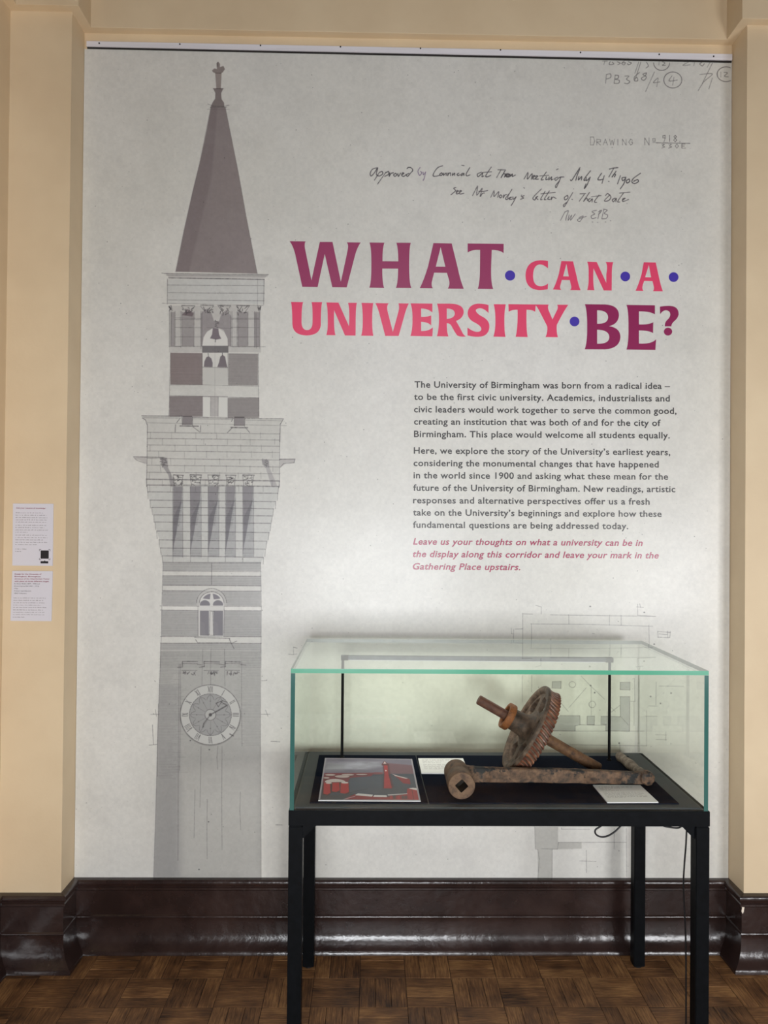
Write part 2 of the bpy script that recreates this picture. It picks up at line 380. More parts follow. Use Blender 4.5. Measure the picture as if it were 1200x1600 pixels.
def sheet(name, corners, th, m_front, m_side, parent=None, **kw):
    """thin board: corners BL BR TR TL of the printed face, body extends th behind it"""
    c = [Vector(p) for p in corners]; n = (c[1]-c[0]).cross(c[3]-c[0]).normalized(); bm = bmesh.new(); uv = bm.loops.layers.uv.new('UVMap')
    f = [bm.verts.new(p) for p in c]; b = [bm.verts.new(p-n*th) for p in c]
    F_ = bm.faces.new(f); F_.material_index = 0
    for l, t in zip(F_.loops, ((0, 0), (1, 0), (1, 1), (0, 1))): l[uv].uv = t
    for i in range(4):
        g = bm.faces.new((f[i], b[i], b[(i+1) % 4], f[(i+1) % 4])); g.material_index = 1
    g = bm.faces.new(b[::-1]); g.material_index = 1
    me = bpy.data.meshes.new(name); bm.to_mesh(me); bm.free(); me.materials.append(m_front); me.materials.append(m_side)
    return link(name, me, None, parent, **kw)

# ---- the mural: wall plane box
MX0, MX1, MZ0, MZ1 = XL+.0015, XR-.0015, .2575, 3.3085; MY = -.004
def to_mural(px, py):
    p = onY(px, py, MY); return (p.x-MX0)/(MX1-MX0), (p.z-MZ0)/(MZ1-MZ0)
cv = Canvas(1600, 2024, to_mural, (222, 220, 213)); cv.unit = 1014.0
cv.nz = vnoise(cv.h, cv.w, 90, 6, .62); cv.fine = vnoise(cv.h, cv.w, 5, 2, .8)
blot = vnoise(cv.h, cv.w, 420, 4, .5); streak = vnoise(cv.h, cv.w, 7, 3, .7)
cv.a *= (1+(cv.nz[..., None]-.5)*.07+(streak[..., None]-.5)*.06)
cv.a *= (1+(blot[..., None]-.5)*np.array([.05, .055, .08], np.float32))
patch = np.clip((vnoise(cv.h, cv.w, 60, 5, .7)-.58)*7, 0, 1); cv.a *= (1-.02*patch[..., None])
for _ in range(1500):       # specks and fibres in the old paper
    x, y = RNG.integers(2, cv.w-3), RNG.integers(2, cv.h-3); k = .75+.22*RNG.random()
    if RNG.random() < .12: cv.a[y:y+2, x:x+2] *= k*.8
    else: cv.a[y, x:x+RNG.integers(1, 3)] *= k
def Z(ox, oy, sc): return lambda *pts: [(ox+x/sc, oy+y/sc) for x, y in pts]
INK = (74, 70, 72)
def L_(z, *pts, w=.9, al=.55, wob=.25, col=INK): cv.line(z(*pts), w, col, al*.84, wob)
def R4(z, x0, y0, x1, y1, f=(.82, .8, .82), al=1, noise=.35, soft=1.2, slant=0):
    cv.poly(z((x0, y0), (x1, y0+slant), (x1, y1+slant), (x0, y1)), f, al, True, soft, noise)
V = (.66, .62, .645)       # violet grey wash
VL = (.80, .785, .80); G1 = (.765, .765, .77); DK = (.56, .54, .57)
z = Z(200, 80, 4)
cv.poly(z((518, 350), (608, 350), (632, 470), (690, 760), (740, 1040), (808, 1390), (298, 1378), (350, 1120), (405, 870), (450, 690), (492, 490)), (.665, .625, .64), 1, True, 1.6, .4)
cv.poly(z((518, 350), (560, 350), (520, 800), (380, 1380), (298, 1378), (350, 1120), (405, 870), (450, 690), (492, 490)), (.93, .92, .93), 1, True, 6, .8)
for x in (350, 430, 480, 590, 650, 720): cv.line(z((565+(x-553)*.2, 420), (x, 1370)), 1.2, (140, 128, 134), .16, .6)
cv.poly(z((545, 135), (585, 135), (580, 235), (552, 235)), (.72, .68, .68), 1, True, 1.5)
cv.poly(z((525, 120), (540, 108), (556, 112), (553, 75), (565, 66), (575, 80), (574, 100), (596, 92), (606, 112), (592, 132), (580, 140), (545, 138), (530, 130)), (.66, .62, .62), 1, True, 1.4)
cv.poly(z((532, 232), (596, 232), (582, 262), (585, 300), (600, 322), (602, 350), (515, 350), (530, 318), (545, 296), (546, 262)), (.62, .58, .59), 1, True, 1.4)
L_(z, (500, 330), (530, 342), (600, 345), (634, 336)); L_(z, (496, 360), (635, 362), al=.3); L_(z, (532, 235), (596, 236)); L_(z, (515, 350), (615, 352), al=.5)
L_(z, (518, 352), (450, 690), (350, 1120), (298, 1378), al=.3, wob=0); L_(z, (608, 350), (690, 760), (740, 1040), (808, 1390), al=.3, wob=0)
L_(z, (560, 70), (558, 95), al=.7, w=1.4)
z = Z(200, 420, 4.286)
R4(z, 265, 70, 912, 235, (.93, .935, .945))
cv.poly(z((250, 30), (940, 38), (915, 62), (272, 56)), (.87, .86, .87), 1, True, 1, .3)
L_(z, (225, 28), (245, 32), (940, 38), al=.7); L_(z, (255, 45), (935, 50), al=.4); L_(z, (272, 62), (912, 70), w=1.5, al=.75); L_(z, (265, 68), (265, 235)); L_(z, (912, 70), (908, 240))
for y in (108, 158, 208): L_(z, (268, y), (600, y+3), (912, y+6), al=.5)
L_(z, (230, 232), (905, 246), al=.45); L_(z, (868, 70), (866, 240), al=.3)
# belfry arcade
R4(z, 275, 245, 890, 560, (.90, .895, .90))
for x0, x1, y1, f in ((285, 315, 520, VL), (360, 442, 520, VL), (845, 882, 520, VL), (735, 803, 520, VL)): R4(z, x0, 290, x1, y1, f, noise=.5)
cv.poly(z((487, 300), (520, 270), (560, 300), (575, 350), (610, 350), (625, 300), (660, 275), (692, 320), (690, 520), (668, 520), (668, 470), (640, 410), (606, 395), (560, 400), (515, 440), (497, 520), (487, 520)), (.79, .77, .79), 1, True, 1.3, .5)
cv.poly(z((360, 310), (380, 290), (405, 270), (440, 300), (430, 320)), (.72, .66, .69), .9, True, 2)
for cx in (402, 528, 645, 768):       # carved capitals
    for k in range(9):
        a = RNG.uniform(-40, 40); b = RNG.uniform(245, 300)
        L_(z, (cx+a, b), (cx+a*.7+RNG.uniform(-14, 14), b+RNG.uniform(4, 22)), w=1.3, al=.75)
    L_(z, (cx-42, 246), (cx+44, 247), w=1.3, al=.7); L_(z, (cx-42, 250), (cx-8, 295), al=.6); L_(z, (cx+44, 250), (cx+10, 295), al=.6)
for k in range(8):
    L_(z, (272+RNG.uniform(0, 22), 245+k*4), (285+RNG.uniform(-8, 12), 262+k*3), w=1.2, al=.7); L_(z, (865+RNG.uniform(0, 28), 248+k*3), (880+RNG.uniform(-12, 8), 262+k*3), w=1.2, al=.7)
for x in (278, 290, 315, 354, 360, 442, 488, 496, 690, 698, 728, 735, 803, 848, 858, 882): L_(z, (x, 285), (x, 520+RNG.uniform(-10, 18)), al=.42)
for y in (330, 340, 392, 455, 520): L_(z, (315, y), (490, y+1), al=.38); L_(z, (692, y), (880, y+2), al=.38)
L_(z, (275, 518), (350, 522)); L_(z, (700, 522), (920, 522), al=.35)
cv.poly(z((497, 516), (505, 460), (530, 420), (565, 400), (612, 402), (645, 425), (665, 465), (668, 516)), (224, 222, 216), .9)
cv.poly(z((568, 398), (605, 400), (610, 440), (624, 468), (592, 474), (549, 466), (563, 440)), (122, 113, 118), .95)
L_(z, (584, 470), (585, 490), w=1.4, al=.7); L_(z, (530, 395), (700, 398), al=.3)
for k in range(6): L_(z, (575+RNG.uniform(-8, 30), 345+k*8), (590+RNG.uniform(-8, 20), 352+k*8), w=1.2, al=.6)
R4(z, 497, 516, 672, 562, (.60, .59, .61))
R4(z, 284, 562, 498, 775, (.64, .59, .60), slant=3); R4(z, 672, 566, 870, 778, (.70, .68, .69), slant=3)
for y in range(566, 775, 9): L_(z, (286, y), (496, y+2), al=.16, w=.7); L_(z, (674, y+4), (868, y+5), al=.16, w=.7)
cv.poly(z((500, 564), (668, 566), (668, 775), (498, 775)), (216, 214, 207), .75)
R4(z, 500, 660, 668, 775, (.93, .93, .93))
cv.poly(z((508, 656), (512, 620), (525, 592), (540, 586), (558, 600), (567, 630), (566, 658)), (118, 110, 114), .95)
cv.poly(z((598, 658), (610, 625), (618, 588), (633, 577), (650, 588), (658, 630), (666, 660)), (118, 110, 114), .95)
L_(z, (538, 568), (538, 588), al=.6, w=1.3); L_(z, (633, 566), (633, 580), al=.6, w=1.3); L_(z, (498, 658), (668, 662), al=.5); L_(z, (498, 564), (497, 775), al=.4); L_(z, (668, 564), (670, 775), al=.4)
L_(z, (284, 560), (280, 780), (275, 985), al=.5); L_(z, (872, 566), (876, 985), al=.5)
R4(z, 282, 778, 876, 853, (.95, .95, .95)); L_(z, (282, 778), (500, 777), (876, 785), al=.4); L_(z, (278, 851), (500, 853), (876, 864), al=.5)
R4(z, 278, 853, 500, 990, (.64, .605, .62)); R4(z, 668, 864, 878, 1000, (.68, .66, .67)); R4(z, 500, 853, 668, 990, (.84, .83, .84))
for y in range(860, 985, 9): L_(z, (280, y), (498, y), al=.16, w=.7); L_(z, (670, y+5), (876, y+6), al=.16, w=.7)
for x0, x1 in ((502, 552), (606, 666)): cv.poly(z((x0, 858), (x1, 860), (x1, 990), (x0, 988)), (222, 221, 214), .92)
L_(z, (554, 858), (554, 985), al=.4); L_(z, (604, 860), (604, 988), al=.4); L_(z, (582, 500), (582, 1100), al=.16)
# parapet
cv.poly(z((95, 985), (345, 988), (365, 990), (365, 1046), (432, 1046), (432, 995), (700, 1000), (712, 1003), (712, 1052), (780, 1054), (785, 1003), (1042, 1006), (1018, 1040), (1015, 1260), (1015, 1457), (125, 1457), (128, 1040), (118, 1015)), (.925, .925, .925), 1, True, 1, .3)
R4(z, 366, 985, 430, 1046, (.62, .60, .62)); R4(z, 712, 990, 780, 1052, (.66, .64, .66))
for p in (((92, 984), (345, 988), (360, 984), (364, 1046)), ((432, 1048), (433, 994), (700, 1000), (712, 1004), (712, 1052)), ((781, 1056), (785, 1003), (1044, 1004)), ((95, 998), (118, 1012), (128, 1045)), ((1040, 1008), (1020, 1040), (1015, 1160)), ((352, 998), (325, 1032)), ((318, 1045), (318, 1092)), ((435, 1056), (478, 1092)), ((485, 1050), (485, 1095)), ((700, 1062), (665, 1100)), ((785, 1062), (815, 1097)), ((700, 1008), (692, 1022))): L_(z, *p, w=1.1, al=.65)
L_(z, (94, 997), (345, 1000), al=.45); L_(z, (436, 1006), (700, 1010), al=.4); L_(z, (790, 1014), (1036, 1018), al=.45); L_(z, (350, 1052), (470, 1053), w=1.6, al=.8); L_(z, (690, 1062), (800, 1064), w=1.6, al=.8)
L_(z, (128, 1045), (128, 1260), (125, 1457), al=.6); L_(z, (1016, 1100), (1014, 1457), al=.5); L_(z, (128, 1030), (1060, 1052), al=.3)
ys = (1095, 1137, 1178, 1220, 1268, 1316, 1362, 1412, 1448)
for i, y in enumerate(ys):
    L_(z, (128, y), (560, y+6), (1016, y+12), al=.5)
    for k in range(6):
        x = 150+k*150+(i % 2)*70+RNG.uniform(-15, 15)
        if x < 1000: L_(z, (x, y+2), (x, y+42), al=.28)
cv.poly(z((38, 1258), (125, 1260), (125, 1310), (75, 1280), (45, 1275)), (.86, .85, .86), 1, True, 1); cv.poly(z((1016, 1272), (1116, 1275), (1116, 1298), (1060, 1300), (1020, 1330)), (.86, .85, .86), 1, True, 1)
L_(z, (36, 1258), (238, 1262), w=1.2, al=.6); L_(z, (1014, 1275), (1118, 1276), w=1.3, al=.65); L_(z, (38, 1262), (60, 1282), (110, 1300), al=.5); L_(z, (1116, 1278), (1112, 1300), (1040, 1305), (1022, 1328), al=.6)
cv.poly(z((210, 1262), (262, 1265), (268, 1330), (300, 1400), (320, 1457), (285, 1457), (270, 1380), (235, 1330)), (.78, .77, .79), 1, True, 1.6, .5)
cv.poly(z((895, 1275), (945, 1278), (945, 1325), (985, 1420), (1000, 1457), (960, 1457), (925, 1340), (900, 1310)), (.86, .85, .87), 1, True, 1.6, .5)
for k in range(14): L_(z, (212+RNG.uniform(0, 45), 1265+k*4), (222+RNG.uniform(0, 45), 1270+k*4.5), w=1.1, al=.5); L_(z, (897+RNG.uniform(0, 45), 1276+k*3), (905+RNG.uniform(0, 40), 1281+k*3.4), w=1.1, al=.45)
z = Z(200, 740, 4.286)
# machicolation: body and shaded slots
cv.poly(z((127, 86), (1010, 86), (1005, 125), (992, 185), (975, 235), (958, 335), (940, 445), (918, 500), (905, 560), (890, 600), (232, 590), (222, 540), (208, 440), (178, 330), (160, 230), (145, 180), (132, 125)), (.90, .905, .91), 1, True, 1, .35)
for cx, hw in ((335, 32), (453, 37), (572, 37), (688, 32), (805, 37)):
    for k in range(16):
        a = RNG.uniform(-hw, hw); b = RNG.uniform(12, 72); L_(z, (cx+a, b), (cx+a*.6+RNG.uniform(-14, 14), b+RNG.uniform(-8, 14)), w=1.3, al=.7)
    L_(z, (cx-hw, 10), (cx+hw+4, 12), w=1.4, al=.8); L_(z, (cx-hw, 12), (cx-hw+8, 80), al=.6); L_(z, (cx+hw, 12), (cx+hw-8, 80), al=.6)
    cv.poly(z((cx-hw, 85), (cx+hw-2, 85), (cx+hw-6, 170), (cx+4, 300), (cx-12, 400), (cx-26, 470), (cx-36, 540), (cx-34, 400)), (.70, .685, .715), 1, True, 1.2, .4)
    cv.poly(z((cx-34, 300), (cx+hw, 160), (cx+hw, 560), (cx-34, 560)), (.87, .87, .885), 1, True, 1.5, .5)
    for y in range(180, 345, 9): L_(z, (cx-30, y), (cx+30-(y-180)*.12, y+1), al=.4, w=.8)
    for y in list(range(390, 445, 9))+list(range(500, 560, 12)): L_(z, (cx-34, y), (cx+hw-4, y+1), al=.28, w=.8)
    for x in (-36, hw): L_(z, (cx+x, 85), (cx+x, 590 if x < 0 else 560), al=.42)
xl = {38: 122, 75: 127, 122: 132, 178: 146, 226: 160, 275: 172, 325: 180, 385: 192, 444: 208, 496: 216, 550: 228}
for y, x in xl.items():
    xr = 1128-x+8; L_(z, (x, y), (570, y+4), (xr, y+10), al=.62, w=1.05); L_(z, (x, y), (x+4, y+50), al=.5); L_(z, (xr, y+10), (xr-5, y+58), al=.5)
R4(z, 234, 592, 888, 652, (.80, .80, .81), noise=.3)
R4(z, 232, 684, 890, 750, (.79, .79, .80), slant=3); R4(z, 230, 782, 890, 884, (.80, .80, .81), slant=4); R4(z, 224, 914, 892, 1090, (.79, .79, .80), slant=4)
R4(z, 218, 1134, 890, 1182, (.79, .79, .80), slant=2); R4(z, 232, 652, 890, 684, (.95, .95, .95)); R4(z, 228, 750, 890, 782, (.95, .95, .95)); R4(z, 218, 1090, 890, 1134, (.96, .96, .96))
for y in range(600, 1300, 11):
    if not (652 < y < 684 or 750 < y < 782 or 884 < y < 914 or 1088 < y < 1134): L_(z, (230, y), (465 if y > 780 and y < 1090 else 560, y+1), al=.2, w=.75); L_(z, (645 if y > 780 and y < 1090 else 560, y+2), (888, y+4), al=.2, w=.75)
for y in (594, 652, 684, 748, 784, 886, 914, 1090, 1134): L_(z, (216 if y > 800 else 232, y), (560, y+2), (892, y+4), al=.5)
L_(z, (236, 590), (230, 800), (218, 1300), al=.4); L_(z, (888, 592), (892, 900), (890, 1300), al=.4)
def arc(cx, cy, rx, ry, a0, a1, n=18): return [(cx+rx*math.cos(math.radians(a0+(a1-a0)*i/n)), cy-ry*math.sin(math.radians(a0+(a1-a0)*i/n))) for i in range(n+1)]
cv.poly(z(*arc(560, 860, 100, 96, 0, 180), (460, 886), (660, 886)), (202, 200, 195), .5)
cv.poly(z(*arc(560, 868, 82, 74, 0, 180), (478, 890), (642, 890)), (215, 213, 208), .95)
cv.poly(z((472, 890), (645, 892), (640, 1092), (472, 1090)), (214, 212, 207), .9)
for p in (arc(560, 868, 68, 64, 96, 150)+[(515, 838), (548, 842)], arc(560, 868, 68, 64, 84, 30)+[(610, 838), (574, 842)]): cv.poly(z(*p), (128, 124, 130), .95)
for cx in (515, 603): cv.poly(z(*arc(cx, 878, 34, 30, 0, 180), (cx-32, 884), (cx+32, 884)), (124, 120, 126), .95)
for x0, x1 in ((482, 542), (572, 636)): cv.poly(z((x0, 918), (x1, 918), (x1, 1086), (x0, 1084)), (128, 125, 130), .96); cv.poly(z((x0, 985), (x0+30, 1000), (x0+34, 1086), (x0, 1084)), (140, 137, 142), .5)
for r_ in ((100, 96), (82, 74)): cv.line(z(*arc(560, 866, r_[0], r_[1], 0, 180)), .9, INK, .5, .1)
L_(z, (545, 920), (580, 922), al=.7); L_(z, (548, 925), (545, 1080), al=.5); L_(z, (570, 925), (572, 1080), al=.5); L_(z, (535, 1082), (580, 1085), al=.5); L_(z, (468, 890), (470, 1090), al=.5); L_(z, (645, 890), (642, 1090), al=.5)
for p in (((445, 1098), (680, 1102), (680, 1112)), ((452, 1112), (465, 1132), (690, 1134)), ((680, 1112), (710, 1172)), ((690, 1140), (728, 1122)), ((560, 740), (560, 600))): L_(z, *p, w=1.1, al=.55)
z = Z(200, 1000, 4.211)
# shaft of the tower fading to the floor
cv.poly(z((215, 70), (872, 70), (872, 700), (876, 1100), (876, 1562), (168, 1562), (180, 1150), (192, 720), (205, 300)), (.785, .785, .79), 1, True, 2, .35)
cv.poly(z((192, 720), (205, 300), (340, 300), (345, 1562), (168, 1562), (180, 1150)), (.955, .955, .965), 1, True, 14, .5)
cv.poly(z((345, 860), (872, 800), (876, 1562), (345, 1562)), (1.07, 1.07, 1.065), 1, True, 30, .4)
for y in range(80, 920, 10):
    L_(z, (204, y), (340+RNG.uniform(-60, 60), y+1), al=.17, w=.75)
    if y < 700: L_(z, (740+RNG.uniform(-40, 40), y+2), (870, y+3), al=.15, w=.75)
for x, y0, y1 in ((335, 160, 1450), (345, 160, 860), (480, 700, 1100), (492, 60, 300), (545, 60, 300), (620, 700, 1380), (637, 60, 300), (750, 140, 700), (440, 980, 1300), (590, 700, 850), (520, 1050, 1440), (740, 1000, 1250), (200, 420, 900)): L_(z, (x, y0), (x-3, (y0+y1)/2), (x-6 if x < 500 else x, y1), al=.38)
L_(z, (215, 16), (212, 200), (195, 640), (184, 1100), (168, 1562), al=.3); L_(z, (874, 20), (872, 640), (876, 1562), al=.35)
for x0 in (358, 500, 640):
    L_(z, (x0, 142), (x0+100, 144), w=1.3, al=.8); L_(z, (x0, 155), (x0+100, 157), al=.6); L_(z, (x0, 142), (x0, 176), (x0-30, 178), w=1.2, al=.7); L_(z, (x0+100, 160), (x0+135, 165), al=.6); L_(z, (x0-2, 200), (x0+95, 200), al=.5)
    for k in range(12): a = RNG.uniform(0, 90); L_(z, (x0+a, 205+RNG.uniform(0, 20)), (x0+a+RNG.uniform(-10, 12), 212+RNG.uniform(0, 22)), w=1.3, al=.65)
C0 = (542, 492); cv.poly(z(*arc(C0[0], C0[1]+3, 202, 202, 0, 360, 48)), (.82, .82, .82), 1, True, 2)
cv.poly(z(*arc(*C0, 197, 197, 0, 360, 48)), (198, 197, 192), .95); cv.poly(z(*arc(*C0, 138, 138, 0, 360, 40)), (158, 157, 155), .97)
for r_ in (197, 138): cv.line(z(*arc(*C0, r_, r_, 0, 360, 48)), .9, INK, .55, .05)
cv.poly(z(*arc(*C0, 38, 38, 0, 360, 24)), (186, 185, 181), .8); cv.line(z(*arc(*C0, 36, 36, 0, 360, 24)), 1, INK, .5, .05); cv.poly(z(*arc(*C0, 11, 11, 0, 360, 12)), (70, 66, 68), .9)
NUM = ['XII', 'I', 'II', 'III', 'IV', 'V', 'VI', 'VII', 'VIII', 'IX', 'X', 'XI']
for h, t in enumerate(NUM):
    a = math.radians(90-30*h); ux, uy = math.cos(a), -math.sin(a); vx, vy = -uy, ux    # radial, tangential
    wds = {'I': 9, 'V': 17, 'X': 17}; tot = sum(wds[c] for c in t); p = -tot/2
    def Q(r_, s_): return (C0[0]+ux*r_+vx*s_, C0[1]+uy*r_+vy*s_)
    for c in t:
        m_ = p+wds[c]/2; e = wds[c]*.36; p += wds[c]
        if c == 'I': L_(z, Q(186, m_), Q(148, m_), w=1, al=.7, wob=.1)
        elif c == 'V': L_(z, Q(186, m_-e), Q(148, m_), w=1.2, al=.7, wob=.1); L_(z, Q(186, m_+e), Q(148, m_), al=.6, wob=.1)
        else: L_(z, Q(186, m_-e), Q(148, m_+e), w=1.2, al=.7, wob=.1); L_(z, Q(186, m_+e), Q(148, m_-e), al=.6, wob=.1)
    pet = []
    for k in range(9):
        th = a+math.radians(-13+26*k/8); rr = 96+34*math.cos((k-4)/4*1.4); pet.append((C0[0]+math.cos(th)*rr, C0[1]-math.sin(th)*rr))
    cv.line(z(*pet), .8, INK, .35, .1); L_(z, Q(42, 0), Q(128, 0), al=.3, w=.8); cv.poly(z(*arc(C0[0]+ux*90, C0[1]+uy*90, 3.5, 3.5, 0, 360, 8)), INK, .6)
L_(z, C0, (600, 462), (650, 430), w=2, al=.65); L_(z, (650, 430), (610, 405), (580, 420), (595, 438), (620, 400), (650, 410), w=1.3, al=.65)
L_(z, C0, (500, 548), (492, 575), w=1.8, al=.6); L_(z, (670, 618), (692, 632), w=1.6, al=.8)
for p in ((175, 268), (182, 274)), ((880, 270), (910, 268), (915, 262)), ((150, 488), (205, 490)), ((875, 490), (935, 490)), ((140, 692), (188, 688)), ((940, 666), (1000, 668)), ((160, 560), (165, 690)), ((905, 460), (920, 500)), ((180, 455), (186, 500)), ((970, 1218), (1015, 1218)): L_(z, *p, al=.5)
for p in ((467, 1510), (530, 1196), (535, 722), (410, 662)): cv.poly(z(*arc(*p, 5, 4, 0, 360, 8)), (60, 60, 62), .8)
# plan drawing at the foot of the sheet, right of the case
z = Z(780, 930, 3.53); LI = lambda *p, **k: L_(z, *p, **k)
cv.poly(z((128, 100), (830, 110), (830, 700), (128, 700)), (.985, .985, .98), 1, True, 2)
for p in (((128, 102), (185, 102)), ((200, 55), (232, 65), (232, 104)), ((280, 108), (860, 116)), ((178, 158), (180, 265)), ((176, 158), (500, 162), (845, 172)), ((384, 108), (384, 158)), ((608, 110), (608, 165)), ((672, 112), (672, 165)), ((826, 165), (828, 275)), ((755, 65), (795, 67)), ((765, 50), (765, 110), (865, 118)), ((775, 48), (780, 68)), ((66, 180), (68, 210), (80, 215)), ((88, 186), (128, 186)), ((80, 190), (80, 240)), ((128, 100), (128, 330)), ((284, 240), (284, 330)), ((610, 250), (610, 330)), ((672, 250), (672, 330)), ((515, 210), (528, 214))): LI(*p, al=.42, w=.85)
for p in (((875, 200), (945, 204)), ((875, 232), (940, 234)), ((875, 200), (876, 232)), ((930, 198), (930, 236)), ((944, 200), (942, 234)), ((880, 215), (925, 217))): LI(*p, al=.5, w=.9)
for p in ((502, 62), (800, 95), (855, 270)): cv.poly(z(*arc(*p, 5, 4, 0, 360, 8)), (80, 80, 80), .7)
z = Z(800, 1050, 3.87)
HA = (.84, .84, .85)
for p in (((290, 265), (410, 265), (410, 320), (382, 325), (382, 355), (240, 355)), ((455, 268), (498, 268), (498, 320), (455, 320)), ((540, 268), (580, 268), (655, 270), (655, 150), (712, 150), (712, 320), (712, 356), (568, 356), (568, 320), (540, 318)), ((655, 62), (713, 62), (713, 108), (655, 106)), ((243, 58), (297, 58), (297, 98), (243, 96))):
    cv.poly(z(*p), HA, 1, True, 1.2, .5); L_(z, *p, p[0], al=.5, w=.85)
for p in (((62, 20), (62, 180)), ((118, 20), (118, 120)), ((420, 25), (470, 78), (560, 165)), ((450, 95), (345, 212)), ((290, 180), (340, 240)), ((600, 240), (655, 200)), ((660, 275), (705, 320)), ((595, 210), (625, 240)), ((730, 40), (742, 40), (742, 175)), ((715, 178), (745, 178)), ((738, 180), (738, 325)), ((410, 320), (565, 322)), ((180, 355), (800, 358)), ((350, 440), (815, 446), (815, 230)), ((825, 205), (880, 206)), ((800, 266), (875, 268)), ((480, 80), (480, 260)), ((870, 60), (870, 200)), ((890, 86), (1040, 88)), ((930, 365), (930, 415)), ((870, 380), (935, 382)), ((870, 408), (935, 410)), ((652, 430), (652, 500)), ((770, 40), (772, 490)), ((575, 240), (575, 360)), ((240, 360), (240, 440))): L_(z, *p, al=.4, w=.85)
cv.line(z(*arc(365, 76, 20, 18, 0, 360, 16)), .8, INK, .35, .1); cv.line(z(*arc(485, 196, 20, 20, 0, 360, 16)), .8, INK, .4, .1)
for p in ((475, 82), (898, 190), (648, 430), (838, 148), (962, 128), (500, 125)): cv.poly(z(*arc(*p, 5, 5, 0, 360, 8)), (84, 84, 84), .75)
cv.poly(z((742, 20), (772, 20), (772, 490), (742, 490)), (.955, .955, .965), 1, True, 3)
z = Z(440, 1250, 1.579)
cv.poly(z((625, 66), (682, 66), (682, 104), (740, 104), (740, 120), (668, 122), (668, 192), (632, 192), (632, 122), (626, 118)), (.86, .86, .855), 1, True, 1.2, .4)
for p in (((625, 66), (626, 120), (632, 122), (636, 145), (632, 192)), ((668, 122), (667, 192)), ((640, 120), (680, 121), (683, 105), (850, 104)), ((735, 150), (775, 152)), ((752, 125), (752, 180)), ((690, 68), (690, 72), (760, 72)), ((820, 70), (820, 120)), ((850, 70), (852, 190))): L_(z, *p, al=.42, w=.85)
L_(Z(440, 985, 8.571), (95, 318), (155, 320), al=.5); L_(Z(440, 985, 8.571), (158, 228), (205, 232), al=.6); L_(Z(440, 985, 8.571), (160, 228), (160, 320), (205, 318), al=.35)
# pencilled notes and stamps
GI = (92, 88, 86)
def W(z, strokes, w=1.15, al=.8, col=(66, 62, 66)):
    for st in strokes:
        p = smooth_path([(x, y, 0) for x, y in st], 5) if len(st) > 2 else [Vector((x, y, 0)) for x, y in st]
        cv.line(z(*[(q.x, q.y) for q in p]), w, col, al, 0, .35)
zA = Z(560, 250, 5)
W(zA, [[(150,60),(110,72),(92,105),(100,125),(125,100),(150,62),(140,108),(150,125)], [(165,95),(125,158)], [(163,98),(185,90),(190,108),(165,125),(150,120)], [(215,95),(150,188)], [(213,100),(235,90),(235,112),(205,128)], [(245,100),(240,128),(255,105),(275,100)], [(290,105),(275,115),(285,128),(300,115),(290,103)], [(308,105),(312,128),(330,102)], [(340,115),(355,105),(345,100),(338,120),(355,128),(372,114)], [(395,105),(375,115),(385,128),(405,105),(425,80),(410,60),(390,58),(380,68)]])
W(zA, [[(482,58),(465,88),(478,120),(495,100),(485,90)], [(505,95),(508,115),(525,95)], [(525,92),(515,140),(505,160)]], col=(120, 100, 130), al=.65)
W(zA, [[(658,45),(620,60),(590,100),(585,125),(610,126),(640,118)], [(650,100),(635,112),(645,122),(658,110),(650,100)], [(668,102),(665,120),(685,102),(685,122)], [(700,102),(698,122),(705,106),(720,102),(720,122)], [(738,103),(735,120),(752,103),(752,121)], [(785,103),(770,112),(778,122),(790,116)], [(815,103),(800,115),(808,122),(824,104),(824,122)], [(870,60),(842,108),(848,124),(872,116)], [(808,42),(825,44)]])
W(zA, [[(962,95),(930,110),(935,130),(960,110),(972,98),(965,130),(980,124)], [(1038,55),(995,122),(1008,131),(1034,120)], [(975,97),(1040,92)], [(1115,75),(1080,137)], [(1090,76),(1150,78)], [(1148,80),(1115,137),(1132,110),(1147,112),(1140,135)], [(1160,120),(1175,110),(1162,108),(1155,130),(1175,132),(1195,120)]])
W(zA, [[(762,215),(745,222),(758,240),(735,262),(722,272)], [(768,252),(782,242),(768,240),(766,264),(786,260)], [(793,252),(806,242),(793,240),(792,265),(824,260)], [(930,203),(892,278)], [(932,208),(925,275),(966,222),(950,284)], [(955,284),(968,262),(985,258)], [(940,245),(975,246),(1010,238)], [(1060,238),(1033,292)], [(1062,248),(1060,285),(1096,248),(1088,292)], [(1112,272),(1100,285),(1110,296),(1122,282),(1112,272)], [(1135,272),(1132,296),(1145,274),(1160,270)], [(1200,228),(1168,285),(1175,300),(1198,290)]], col=(86, 80, 84))
zB = Z(790, 250, 5.217)
W(zB, [[(5,110),(0,132),(18,134),(35,115),(34,135)], [(35,135),(55,114),(55,134),(80,122)], [(182,100),(150,155)], [(184,108),(178,155),(216,112),(210,158)], [(225,142),(240,130),(226,128),(222,154),(244,154)], [(250,144),(263,132),(250,130),(247,155),(268,156)], [(332,98),(290,158),(308,160)], [(278,130),(352,125)], [(332,136),(328,160),(345,156)], [(355,138),(352,162),(375,138),(372,162),(388,156)], [(425,140),(400,152),(410,166),(440,142),(475,138)], [(450,140),(430,190),(412,225),(408,208),(440,170)], [(414,80),(428,72)]])
